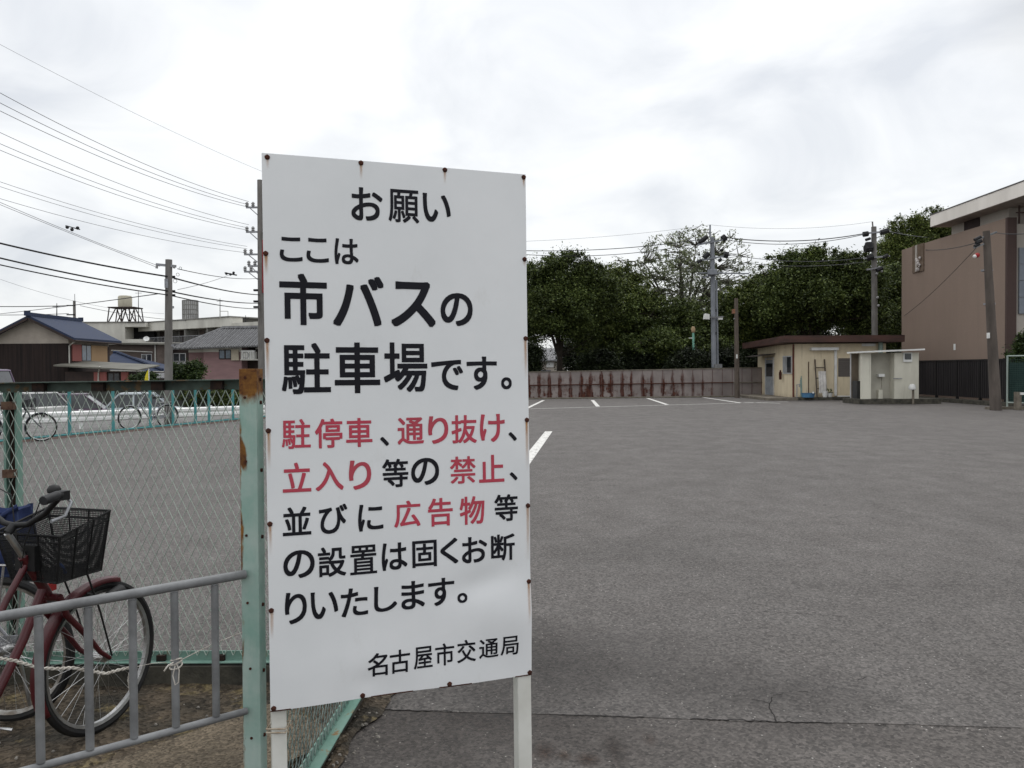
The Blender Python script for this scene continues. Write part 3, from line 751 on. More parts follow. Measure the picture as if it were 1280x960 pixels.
def black_fence():
    x = 19.8; ya, yb = 33.2, 44.0
    r = thing('panel_fence', (x, (ya+yb)/2, 0), 'tall black panel fence below the brown building', 'fence')
    dk = M('black fence sheet', (.016, .014, .015), (.024, .021, .022), 2, .7, stretch=(1, 1, .2))
    dk2 = M('black fence post', (.010, .009, .010), None, 2, .6)
    structure('fence_kerb', MB().box((x-.25, ya-.4, 0.003), (x+.15, yb, .18)), 'old concrete')
    n = 6
    for i in range(n):
        a, b = ya+(yb-ya)*i/n, ya+(yb-ya)*(i+1)/n
        MB().box((x-.02, a+.05, .28), (x+.02, b-.05, 1.86)).build('panel', dk, r)
        m = MB()
        for k in range(11): m.box((x-.045, a+.08+k*.15, .3), (x-.021, a+.105+k*.15, 1.84))
        m.build('slat', dk, r)
    for i in range(n+1):
        y = ya+(yb-ya)*i/n; MB().box((x-.05, y-.045, .181), (x+.05, y+.045, 1.9)).build('post', dk2, r)
    MB().box((x-.06, ya, 1.862), (x+.06, yb, 1.92)).build('top_rail', dk2, r)
black_fence()
def corner_fence():
    # pale green framed mesh fence at the right edge
    a, b = P(1259, 510, 31.2), P(1330, 512, 29.6)
    r = thing('framed_mesh_fence', (a.x, a.y, 0), 'pale green framed mesh fence at the right edge beside the concrete pole', 'fence')
    zt, zb = P(1259, 445, 31.2).z, P(1259, 503, 31.2).z
    g = M('pale green frame', (.36, .42, .38), (.28, .33, .30), 3, .6)
    d = (b-a).normalized()
    fr = MB()
    for z in (zt, zb): fr.tube([Vector((a.x, a.y, z)), Vector((b.x, b.y, z))], .03, 6)
    fr.build('rail', g, r)
    for t in (0, .5, 1.0):
        p = a.lerp(b, t); MB().tube([(p.x, p.y, 0), (p.x, p.y, zt+.02)], .033, 6).build('post', g, r)
    m = MB()
    L = math.hypot(b.x-a.x, b.y-a.y)
    for k in range(int(L/.08)):
        p = a.lerp(b, (k+.5)*.08/L); m.tube([(p.x, p.y, zb), (p.x, p.y, zt)], .004, 3, caps=False)
    for k in range(int((zt-zb)/.08)): m.tube([(a.x, a.y, zb+k*.08), (b.x, b.y, zb+k*.08)], .004, 3, caps=False)
    m.build('mesh', M('dark green net wire', (.05, .10, .085), None, 3), r)
    MB().add([(a.x+.1, a.y+.05, zb), (b.x, b.y+.05, zb), (b.x, b.y+.05, zt-.25), (a.x+.1, a.y+.05, zt-.25)], [(0, 1, 2, 3)]).build('net', M('dark green netting', (.012, .030, .026), (.02, .045, .04), 3, .8, stretch=(1, 1, .2)), r).modifiers.new('s', 'SOLIDIFY').thickness = .01
    structure('fence_kerb', MB().box((a.x-.9, a.y-.35, 0.004), (b.x+1, a.y-.1, .10)), 'concrete')
    c = P(1272, 512, 30.4)
    t = thing('bollard', (c.x, c.y, 0), 'short concrete post with a white label in front of the green framed fence', 'post')
    MB().box((c.x-.09, c.y-.09, .005), (c.x+.09, c.y+.09, P(1272, 490, 30.4).z)).build('post', 'concrete', t)
    MB().box((c.x+.02, c.y-.14, P(1272, 493.5, 30.4).z), (c.x+.16, c.y-.091, P(1272, 490.5, 30.4).z)).build('label', 'white', t)
corner_fence()
# ================================================================== NOTICE SIGN
def panel_mat():
    t = NT('white sign panel')
    n = t.rng(t.noise(2.2, 6, .6), .35, .7)
    c = t.mix(n, (.74, .75, .76), (.67, .685, .695))
    gr = t.rng(t.noise(9, 8, .75, t.vec((1, 1, .5))), .60, .78, 0, .35)
    c = t.mix(gr, c, (.50, .49, .46))
    return t.done(c, .38, .45)
MT['panel'] = panel_mat()
MT['ink'] = M('black sign lettering', (.008, .008, .013), None, 4, .6, spec=.2)
MT['red ink'] = M('faded red sign lettering', (.46, .042, .075), (.40, .05, .075), 6, .5, spec=.4)
def streak_mat():
    t = NT('rust streak')
    s = t.sep('UV')
    k = t.math('MULTIPLY', t.math('POWER', t.math('SUBTRACT', 1.0, s[1], True), 1.3), t.rng(t.math('ABSOLUTE', t.math('SUBTRACT', s[0], .5)), 0.05, .5, 1, 0))
    k = t.math('MULTIPLY', k, t.rng(t.noise(40, 4, .7, t.vec((1, 1, .15))), .3, .6, .35, .95))
    t.done((.46, .23, .085), .8, .2)
    tr = t.new('ShaderNodeBsdfTransparent'); mx = t.new('ShaderNodeMixShader')
    t.l.new(k, mx.inputs[0]); t.l.new(tr.outputs[0], mx.inputs[1]); t.l.new(t.b.outputs[0], mx.inputs[2])
    t.l.new(mx.outputs[0], t.n['Material Output'].inputs[0])
    return t.m
MT['streak'] = streak_mat()
QUAD = [(327, 191), (657, 218), (665, 843.5), (338, 889)]       # panel corners TL, TR, BR, BL in the photograph
DL, DR = 2.67, 2.98
TL, TR, BR, BL = P(*QUAD[0], DL), P(*QUAD[1], DR), P(*QUAD[2], DR), P(*QUAD[3], DL)
SN = (TR-TL).cross(BL-TL).normalized()
if SN.y > 0: SN = -SN                                            # towards the camera
def bil(u, v):
    return (TL*(1-u)+TR*u)*(1-v) + (BL*(1-u)+BR*u)*v
def disp(u, v):
    d = 0.0022*math.sin(u*5.1+v*2.2)+0.0016*math.sin(v*9+u*2)
    # buckle at the lower right, dent near the bottom screw, curl of the bottom edge
    a, b = (u-.90)/.17, (v-.875)/.055
    d += 0.012*math.exp(-(a*a+b*b))
    a, b = (u-.80)/.13, (v-.80+.12*(u-.85))/.028
    d -= 0.007*math.exp(-(a*a+b*b))
    a, b = (u-.35)/.055, (v-.968)/.022
    d -= 0.004*math.exp(-(a*a+b*b))
    a, b = (u-.30)/.22, (v-.94)/.05
    d += 0.006*math.exp(-(a*a+b*b))
    d += 0.004*math.exp(-((v-1.0)/.05)**2)*math.sin(u*11)
    d -= 0.006*math.exp(-((u-1.0)/.03)**2)*max(0, math.sin((v-.62)*9))*(v > .62)
    return d
def on_panel(u, v, off=0.0):
    return bil(u, v) + SN*(disp(u, v)+off)
def uv_of(px, py):
    p = PV(px, py, TL, SN)
    u, v = .5, .5
    for _ in range(12):      # small Newton solve of bil(u, v) = p
        e = p-bil(u, v); du = (bil(u+1e-4, v)-bil(u, v))/1e-4; dv = (bil(u, v+1e-4)-bil(u, v))/1e-4
        a, b, c = du.dot(du), du.dot(dv), dv.dot(dv); x, y = e.dot(du), e.dot(dv); q = a*c-b*b
        u += (x*c-y*b)/q; v += (a*y-b*x)/q
    return u, v
def proj(p):
    r = p-CAM; d = r.dot(FW); return CX+r.dot(RT)/d*FPX, CY-r.dot(UP)/d*FPX

foot = (TL+BR)/2; foot.z = 0
sign = thing('notice_sign', foot, 'tall white parking notice board with black and red Japanese writing on two white posts', 'sign')
def sign_board():
    nx, ny = 96, 190
    m = MB(); th = .003
    for side_ in (0, -th):
        for j in range(ny+1):
            for i in range(nx+1): m.v.append(on_panel(i/nx, j/ny, side_))
    N = (nx+1)*(ny+1)
    for j in range(ny):
        for i in range(nx):
            a = j*(nx+1)+i; q = (a, a+1, a+nx+2, a+nx+1)
            m.f.append(q); m.f.append(tuple(N+k for k in reversed(q)))
    for i in range(nx):
        m.f.append((i, N+i, N+i+1, i+1)); a = ny*(nx+1)+i; m.f.append((a, a+1, N+a+1, N+a))
    for j in range(ny):
        a = j*(nx+1); m.f.append((a, a+nx+1, N+a+nx+1, N+a)); a += nx; m.f.append((a, N+a, N+a+nx+1, a+nx+1))
    o = m.build('panel', 'panel', sign, smooth=True)
    # rusty lower edge
    for a, b in ((.0, .07), (.36, .52), (.62, .75), (.93, 1.0)):
        n = 8; e = MB()
        e.tube([on_panel(a+(b-a)*k/n, 1.0, -.0015) for k in range(n+1)], .0028, 5)
        e.build('rusty_edge', 'rust', o)
    # frame and posts behind
    wd = (TR-TL).normalized(); dn = (BL-TL).normalized()
    for px, top, w in ((348.5, .012, .048), (657, .012, .052)):
        u, _ = uv_of(px, 860)
        p = bil(u, top)-SN*.034
        q = bil(u, .985)-SN*.034
        dd = (q-p).normalized(); q = p+dd*((p.z+.05)/-dd.z)
        po = bevel(MB().bar(p, q, w, w, SN).build('post', 'white metal', sign), .004)
        if px < 400:
            z = P(342, 908, 2.7).z; c = p+dd*((p.z-z)/-dd.z)
            t_ = MB()
            for k in (0, .012): 
                t_.tube([c+Vector((sx*.031, sy*.031, -k)) for sx, sy in ((-1, -1), (1, -1), (1, 1), (-1, 1))], .003, 5, closed=True)
            t_.build('wire_tie', M('pale wire', (.45, .40, .32), (.3, .22, .15), 30), po)
    for v in (.03, .5, .97):
        a, b = bil(.01, v)-SN*.02, bil(.99, v)-SN*.02
        MB().bar(a, b, .022, .03, SN).build('brace', 'white metal', sign)
    # screws with their rust streaks
    scr = [(334, 196.5, 30), (451, 204, 42), (556, 212.5, 38), (655, 221.5, 30), (332, 317, 55), (333, 425.5, 105), (334.5, 538.5, 95), (336.5, 655, 80), (338, 763, 70),
           (656, 324, 20), (658, 423, 110), (659, 525, 140), (660, 632, 150), (661.5, 727, 120), (663, 842, 12), (342, 888, 8), (453.5, 872, 8), (562, 857.5, 8)]
    for px, py, ln in scr:
        u, v = uv_of(px, py); u = min(max(u, .008), .992); v = min(max(v, .004), .9955)
        c = on_panel(u, v, .0005)
        m = MB(); a = SN.orthogonal().normalized(); b = SN.cross(a)
        k = 14; R = .0086
        prof = [(1.0, 0), (.95, .0022), (.7, .0040), (.35, .0046)]
        b0 = len(m.v)
        for r, h in prof:
            for i in range(k): m.v.append(c+(a*math.cos(2*PI*i/k)+b*math.sin(2*PI*i/k))*R*r*(1+.06*math.sin(i*2.3))+SN*h)
        for q in range(3):
            for i in range(k): m.f.append((q*k+i, q*k+(i+1) % k, (q+1)*k+(i+1) % k, (q+1)*k+i))
        m.f.append(tuple(3*k+i for i in range(k)))
        s = m.build('screw', 'rust', sign, smooth=True)
        if ln > 10:
            dv = ln*.48/625; w = .0052 if ln < 50 else .0075
            mm = MB(); n = 8; uv = []
            for i in range(n+1):
                vv = min(v+dv*i/n, .998)
                for sgn in (-1, 1):
                    mm.v.append(on_panel(min(max(u+sgn*w/.9*1.1, .001), .999), vv, .0004)); uv.append(((sgn+1)/2, i/n))
            for i in range(n): mm.f.append((2*i, 2*i+1, 2*i+3, 2*i+2))
            ob = mm.build('rust_streak', 'streak', s)
            ul = ob.data.uv_layers.new(name='UVMap')
            for lp in ob.data.loops: ul.data[lp.index].uv = uv[lp.vertex_index]
sign_board()

# writing: every glyph is fitted to the place it has on the panel
def Z1(b): return tuple((320+b[0]*.2734, 180+b[1]*.2734))
LINES = []
def L(org, *items): LINES.append((org, items))
L((320, 180), ('お', 435, 578, 198, 355), ('願', 605, 745, 207, 363), ('い', 762, 890, 225, 360))
L((320, 180), ('こ', 108, 212, 425, 540), ('こ', 230, 332, 430, 545), ('は', 358, 468, 432, 553))
L((320, 180), ('市', 108, 325, 592, 830), ('バ', 352, 585, 603, 835), ('ス', 618, 822, 628, 838), ('の', 845, 992, 680, 833))
L((320, 410), ('駐', 118, 342, 68, 302), ('車', 360, 568, 66, 298), ('場', 585, 785, 66, 293), ('で', 803, 948, 145, 285), ('す', 965, 1103, 130, 283), ('。', 1122, 1170, 225, 280))
L((320, 410), ('駐', 118, 250, 415, 553, 1), ('停', 270, 395, 413, 550, 1), ('車', 412, 532, 410, 545, 1), ('、', 568, 608, 497, 540), ('通', 648, 768, 408, 533, 1), ('り', 788, 880, 402, 530, 1), ('抜', 895, 1010, 397, 528, 1), ('け', 1025, 1138, 392, 522, 1), ('、', 1155, 1192, 475, 517))
L((320, 410), ('立', 122, 252, 613, 752, 1), ('入', 272, 400, 610, 745, 1), ('り', 425, 527, 603, 740, 1), ('等', 578, 697, 597, 730), ('の', 710, 838, 592, 720), ('禁', 888, 1005, 585, 713, 1), ('止', 1020, 1135, 578, 707, 1), ('、', 1160, 1195, 658, 697))
L((320, 410), ('並', 122, 252, 815, 950), ('び', 288, 418, 803, 942), ('に', 467, 582, 803, 930), ('広', 632, 752, 787, 912, 1), ('告', 787, 900, 775, 908, 1), ('物', 932, 1045, 767, 900, 1), ('等', 1090, 1197, 758, 885))
L((320, 640), ('の', 125, 268, 170, 305), ('設', 283, 412, 155, 298), ('置', 430, 553, 148, 287), ('は', 575, 692, 137, 268), ('固', 715, 827, 127, 255), ('く', 843, 925, 117, 240), ('お', 942, 1057, 110, 235), ('断', 1075, 1183, 98, 225))
L((320, 640), ('り', 132, 232, 362, 513), ('い', 250, 375, 358, 490), ('た', 388, 512, 343, 480), ('し', 540, 645, 335, 458), ('ま', 665, 772, 312, 447), ('す', 788, 908, 298, 432), ('。', 922, 967, 370, 417))
L((320, 640), ('名', 510, 602, 640, 755), ('古', 612, 705, 625, 740), ('屋', 722, 808, 612, 720), ('市', 820, 907, 597, 705), ('交', 920, 1005, 580, 690), ('通', 1020, 1108, 575, 670), ('局', 1118, 1200, 563, 658))
def lettering():
    cu = bpy.data.curves.new('glyph', 'FONT'); cu.size = 1.0; cu.resolution_u = 6
    ob = bpy.data.objects.new('glyph', cu); COL.objects.link(ob)
    cache = {}
    import bmesh
    def glyph(ch):
        """fill of one character, cut into small cells so that it follows the buckled panel"""
        if ch not in cache:
            cu.body = ch
            bpy.context.view_layer.update()
            me = bpy.data.meshes.new_from_object(ob.evaluated_get(bpy.context.evaluated_depsgraph_get()))
            bm = bmesh.new(); bm.from_mesh(me); bpy.data.meshes.remove(me)
            for ax in (0, 1):
                for k in range(1, 8):
                    co = [0, 0, 0]; no = [0, 0, 0]; co[ax] = -.15+k*.16; no[ax] = 1
                    bmesh.ops.bisect_plane(bm, geom=bm.verts[:]+bm.edges[:]+bm.faces[:], plane_co=co, plane_no=no)
            bm.verts.index_update()
            cache[ch] = ([v.co.copy() for v in bm.verts], [tuple(v.index for v in f.verts) for f in bm.faces]); bm.free()
        return cache[ch]
    for li, (org, items) in enumerate(LINES):
        runs = []
        off = {2: .021, 3: .018, 9: .012}.get(li, .0165)
        for it in items:
            ch, xa, xb, ya, yb = it[:5]; red = it[5] if len(it) > 5 else 0
            if not runs or runs[-1][0] != red: runs.append((red, MB()))
            mb_ = runs[-1][1]
            o2 = off*(.75 if ch in '願駐置禁' and li not in (3,) else 1)
            if ch in '駐場' and li == 3: o2 = .0155
            vs, fs = glyph(ch)
            x0, x1 = min(v.x for v in vs), max(v.x for v in vs); y0, y1 = min(v.y for v in vs), max(v.y for v in vs)
            k = .2734
            pcx, pcy = org[0]+(xa+xb)/2*k, org[1]+(ya+yb)/2*k
            W_, H_ = (xb-xa)*k, (yb-ya)*k
            u, v = uv_of(pcx, pcy)
            e = 1e-3
            c0 = proj(bil(u, v)); cu_ = proj(bil(u+e, v)); cv_ = proj(bil(u, v+e))
            jxu, jyu = (cu_[0]-c0[0])/e, (cu_[1]-c0[1])/e; jxv, jyv = (cv_[0]-c0[0])/e, (cv_[1]-c0[1])/e
            hu = W_/abs(jxu); hv = (H_-.65*abs(jyu)*hu)/abs(jyv)
            # heavier strokes: the fill repeated with a small square brush, each repeat a hair in front of the last
            gw, gh = x1-x0, y1-y0; sx, sy = hu/(gw+2*o2), hv/(gh+2*o2)
            for q in range(9):
                ox, oy = (q % 3-1)*o2, (q//3-1)*o2
                b = len(mb_.v)
                for p in vs:
                    uu = u+(p.x+ox-(x0+x1)/2)*sx; vv = v-(p.y+oy-(y0+y1)/2)*sy
                    mb_.v.append(on_panel(uu, vv, .0012+.00004*q))
                mb_.f += [tuple(b+i for i in f) for f in fs]
        for r, mb_ in runs:
            if mb_.v:
                o = mb_.build('lettering', 'red ink' if r else 'ink', sign)
                tag(o, 'red Japanese characters' if r else 'black Japanese characters')
                # normals towards the viewer
                if sum(p.normal.dot(SN)*p.area for p in o.data.polygons) < 0: o.data.flip_normals()
    bpy.data.objects.remove(ob)
lettering()

# ================================================================== TEAL GATE POST
def post_mat():
    t = NT('teal angle post')
    s = t.sep()
    z = s[2]
    n = t.noise(9, 7, .7, t.vec((1, 1, .4)))
    p = t.mix(t.rng(t.noise(5, 5, .6), .4, .62), (.36, .46, .42), (.23, .37, .32))
    p = t.mix(t.rng(t.noise(14, 5, .6, t.vec((1, 1, .25))), .5, .7, 0, .6), p, (.43, .50, .46))
    # rusted top, with a patch lower down
    k1 = t.rng(t.math('ADD', z, t.math('MULTIPLY', t.math('SUBTRACT', n, .5), .22)), 1.49, 1.53)
    pl = t.rng(s[0], -.05, -.012, 1, 0)
    pz = t.rng(t.math('ABSOLUTE', t.math('SUBTRACT', t.math('ADD', z, t.math('MULTIPLY', s[0], 1.6)), 1.24)), .02, .10, 1, 0)
    k2 = t.rng(t.math('MULTIPLY', t.math('MULTIPLY', pz, pl), n), .27, .38)
    k3 = t.rng(t.noise(11, 8, .75, t.vec((1.5, 1, .16), loc=(2, 0, 1))), .66, .70)
    k4 = t.math('MULTIPLY', t.rng(t.math('ADD', s[0], t.math('MULTIPLY', t.math('SUBTRACT', t.noise(13, 6, .7, t.vec((1, 1, .3))), .5), .06)), -.0585, -.053, 1, 0), t.rng(t.noise(3.2, 4, .6, t.vec((1, 1, 1), loc=(0, 0, 3))), .44, .52))
    k = t.math('MAXIMUM', t.math('MAXIMUM', t.math('MAXIMUM', k1, k2), k3), k4)
    r = t.mix(t.rng(t.noise(22, 6, .7), .38, .62), (.23, .105, .022), (.075, .026, .012))
    t.bump(t.noise(70, 3), .12, .003)
    return t.done(t.mix(k, p, r), t.rng(k, 0, 1, .5, .9), .35)
MT['post'] = post_mat()
GP = P(322, 700, 2.8); GP.z = 0
def gate_post():
    xr = P(322, 700, 2.8).x; xl = P(300, 700, 2.8).x; y = 2.8
    zt = P(311, 461, 2.8).z
    r = thing('gate_post', (xr, y, 0), 'rust topped teal angle iron post standing between the chain link fence and the notice board', 'post')
    m = MB().prism([(xl, y, 0), (xr, y, 0), (xr, y+.072, 0), (xr-.006, y+.072, 0), (xr-.006, y+.006, 0), (xl, y+.006, 0)], (0, 0, zt))
    o = m.build('angle_iron', 'post', r)
    # slight backward lean as in the photograph
    bevel(o, .0015)
    for px, py in ((306.5, 472), (306, 497), (307, 577), (307, 670), (308, 755), (311, 838), (312, 926)):
        c = P(px, py, 2.8); MB().tube([(c.x, y-.0035, c.z), (c.x, y+.002, c.z)], .0045, 8).build('rivet', 'rust', r)
    for py in (474, 503, 588, 672, 758, 842, 925):
        c = PX(325.5, py, xr+.001); MB().tube([(xr-.002, y+.036, c.z), (xr+.006, y+.036, c.z)], .0065, 8).build('rivet', 'rust', r)
gate_post()

# ================================================================== CHAIN LINK FENCES
FY = 4.2
def chain(m, o, d, n, width, z0, z1, p=.0228, q=.093, r=.0023):
    """woven zigzag wires: o origin, d unit direction, n unit normal"""
    k = int(width/p)+1; h = q/2
    steps = int((z1-z0)/h)
    for i in range(k):
        pts = []
        for j in range(steps+1):
            s = 1 if (i+j) % 2 else -1
            pts.append(o + d*(i*p + s*p*.5) + n*(s*r*1.0) + Vector((0, 0, z0+j*h)))
        m.tube(pts, r, 4)
def near_fence():
    zt0, zt1 = PY(2, 478, FY).z, PY(300, 473.8, FY).z
    zb = PY(150, 826, FY).z
    xl, xr = -5.2, -0.74
    r = thing('chain_link_fence', ((xl+xr)/2, FY, 0), 'green chain link fence with rusty rails running behind the red bicycle', 'fence')
    zt = lambda x: zt0+(zt1-zt0)*(x-P(2, 478, FY).x)/(P(300, 474, FY).x-P(2, 478, FY).x)
    xm = P(10, 600, FY).x
    # top rail: angle iron, horizontal leg on top
    t = MB()
    a, b = (xl, zt(xl)), (xr, zt(xr))
    f = lambda x, z, y, dz: Vector((x, y, z+dz))
    for (ya, yb, za, zb_) in ((FY-.052, FY+.010, -.005, 0), (FY+.004, FY+.010, -.052, -.0052)):
        t.hexa([f(a[0], a[1], ya, za), f(b[0], b[1], ya, za), f(b[0], b[1], yb, za), f(a[0], a[1], yb, za)], [f(a[0], a[1], ya, zb_), f(b[0], b[1], ya, zb_), f(b[0], b[1], yb, zb_), f(a[0], a[1], yb, zb_)])
    t.build('top_rail', 'rail edge', r)
    t = MB()
    t.box((xl, FY-.006, zb+.005), (xr, FY, zb+.05)); t.box((xl, FY-.048, zb), (xr, FY, zb+.0048)); t.build('bottom_rail', 'teal', r)
    cl = MB(); x = xr-.15
    while x > xl:
        cl.box((x-.022, FY-.028, zb+.006), (x+.022, FY-.0065, zb+.034)); cl.box((x-.03, FY-.03, zt(x)-.05), (x+.03, FY+.003, zt(x)-.006)); x -= .30
    cl.build('clip', M('black rust', (.03, .016, .011), (.012, .009, .008), 40, .9), r)
    m = MB(); chain(m, Vector((xl, FY-.012, 0)), Vector((1, 0, 0)), Vector((0, -1, 0)), xr-xl, zb+.03, max(zt(xl), zt(xr))-.015)
    m.build('mesh', 'wire mesh', r)
    for x in (xm, xm-2.0):
        p = MB()
        w = .034
        p.box((x-w, FY+.014, 0), (x-w+.012, FY+.060, zt(x)-.002)); p.box((x+w-.010, FY+.014, 0), (x+w+.002, FY+.060, zt(x)-.002)); p.box((x-w+.0125, FY+.055, 0), (x+w-.0105, FY+.060, zt(x)-.003))
        po = p.build('post', 'teal', r)
        MB().box((x-w+.0125, FY+.048, 0), (x+w-.0105, FY+.0545, zt(x)-.02)).build('web', M('dark channel inside', (.035, .022, .016), (.02, .014, .011), 12, .9), po)  # darker strip lining the inside of the channel
        for py in (508, 593): MB().box((x-.02, FY-.025, P(10, py+4, FY).z), (x+.035, FY+.0135, P(10, py-6, FY).z)).build('bracket', M('rusty clip', (.12, .075, .05), (.06, .03, .02), 30, .9), po)
    for x in (xl, xr): MB().box((x-.02, FY+.012, 0), (x+.02, FY+.05, zt(x)-.006)).build('post', 'teal', r)
near_fence()
def return_fence():
    a, b = Vector((-.80, 2.885, 0)), Vector((-.735, 4.13, 0))
    d = (b-a).normalized(); n = Vector((d.y, -d.x, 0)); L = (b-a).length
    r = thing('chain_link_fence', (a+b)/2, 'short chain link return with a teal bottom rail below and behind the notice board', 'fence')
    zb, zt = .085, 1.5
    for nm, z0, z1, off in (('bottom_rail', zb, zb+.05, 0), ('top_rail', zt-.05, zt, 0)):
        m = MB(); m.bar(a+Vector((0, 0, (z0+z1)/2)), b+Vector((0, 0, (z0+z1)/2)), .006, z1-z0); m.bar(a+n*.026+Vector((0, 0, z0+.003)), b+n*.026+Vector((0, 0, z0+.003)), .045, .0055)
        m.build(nm, 'teal', r)
    m = MB(); chain(m, a+n*.010, d, n, L, zb+.02, zt-.03, r=.0021); m.build('mesh', 'wire mesh dark', r)
    m = MB()
    for k in range(2): m.box((a.x-.02+.0, a.y-.03, 0), (a.x+.006, a.y, zt))
    MB().box((a.x-.03, a.y-.03, 0), (a.x+.004, a.y-.002, zt)).build('post', 'teal', r)
return_fence()

# ================================================================== HANDRAIL
RA, RB = P(0, 771, 2.34), P(305, 718, 2.8)
RD = Vector((RB.x-RA.x, RB.y-RA.y, 0)).normalized(); RN = Vector((RD.y, -RD.x, 0))
def on_rail(px, py, off=0.0): return PV(px, py, RA+RN*off, RN)
def handrail():
    A = RA-RD*1.6; zt = (RA.z+RB.z)/2
    slope = (RB.z-RA.z)/((RB-RA).length)
    c0, c1 = on_rail(60, 955.5), on_rail(300, 891)
    sl2 = (c1.z-c0.z)/math.hypot(c1.x-c0.x, c1.y-c0.y)
    r = thing('handrail', (RA.x, RA.y, 0), 'grey galvanised pipe railing with thin uprights in front of the red bicycle', 'railing')
    def top(t): p = RA+RD*t; return Vector((p.x, p.y, RA.z+slope*t))
    def bot(t):
        p = RA+RD*t; t0 = math.hypot(c0.x-RA.x, c0.y-RA.y); return Vector((p.x, p.y, c0.z+sl2*(t-t0)))
    te = (RB-RA).length
    MB().tube([top(-1.6), top(te+.004)], .0150, 18).build('top_pipe', 'galv', r, smooth=True)
    MB().tube([bot(-1.6), bot(te+.004)], .0118, 14).build('bottom_pipe', 'galv', r, smooth=True)
    ts = []
    for px in (49, 111, 166.5, 219, 269.5):
        q = on_rail(px, 830); ts.append((q-RA).dot(RD))
    step = (ts[-1]-ts[0])/4
    ts = [ts[0]-step*k for k in range(9, 0, -1)] + ts
    for t in ts:
        a, b = top(t), bot(t); MB().tube([a-Vector((0, 0, .018)), b+Vector((0, 0, .012))], .0122, 12).build('baluster', 'galv', r, smooth=True)
    for t in (-1.58,): MB().tube([top(t), (top(t).x, top(t).y, 0)], .02, 14).build('leg', 'galv', r, smooth=True)
handrail()
# twisted rope and string
def twist(m, path, r, pitch, n=2):
    """n strands wound round a path"""
    pts = [Vector(p) for p in path]; out = []
    seg = []
    for a, b in zip(pts, pts[1:]):
        k = max(2, int((b-a).length/(pitch/8)))
        seg += [a.lerp(b, i/k) for i in range(k)]
    seg.append(pts[-1])
    for s in range(n):
        q = []
        for i, p in enumerate(seg):
            d = (seg[min(i+1, len(seg)-1)]-seg[max(i-1, 0)]).normalized(); u = d.cross(Vector((0, 0, 1))).normalized(); w = u.cross(d)
            t = 2*PI*i/8+s*2*PI/n
            q.append(p+(u*math.cos(t)+w*math.sin(t))*r*.9)
        m.tube(q, r, 5)
def ropes():
    MT['rope'] = M('dirty white plastic rope', (.55, .52, .47), (.33, .30, .26), 60, .7)
    m = MB()
    path = [on_rail(*p, -.03) for p in ((-60, 815), (-20, 820), (20, 826), (48, 835), (70, 836), (90, 834.5), (110, 838.5), (133, 842), (150, 837), (164, 834.5))]
    twist(m, path, .0029, .028)
    twist(m, [on_rail(*p, -.03) for p in ((163, 836), (160, 850), (163, 868), (165, 882), (164, 893))], .0016, .02)
    tag(m.build('rope', 'rope', origin=path[-1]), 'dirty white twisted rope strung behind the railing uprights across the bicycle wheel', 'rope')
    m = MB(); 
    p0 = on_rail(220, 829, -.005)
    m.tube([on_rail(*p, -.02) for p in ((172, 833), (192, 829), (206, 828))], .0009, 4)
    m.tube([on_rail(224, 826, -.014), on_rail(262, 807, -.012), on_rail(303, 790, -.004)], .0016, 5)
    for k in range(3):
        c = p0+Vector((0, 0, .012-.010*k)); rr = .0165+.001*k
        m.tube([c+RD*math.cos(t)*rr+RN*math.sin(t)*rr+Vector((0, 0, .006*math.sin(t+k))) for t in [2*PI*i/14 for i in range(14)]], .0028, 5, closed=True)
    q = [on_rail(*p, .016) for p in ((219, 832), (216, 845), (219, 856), (223, 853), (224, 838), (221, 831))]
    m.tube(q, .0022, 5)
    m.tube([on_rail(*p, .016) for p in ((217, 828), (210, 832), (205, 839))], .0026, 5)
    tag(m.build('string', 'rope', origin=p0), 'thin white string knotted round a railing upright and tied to the teal post', 'string')
ropes()
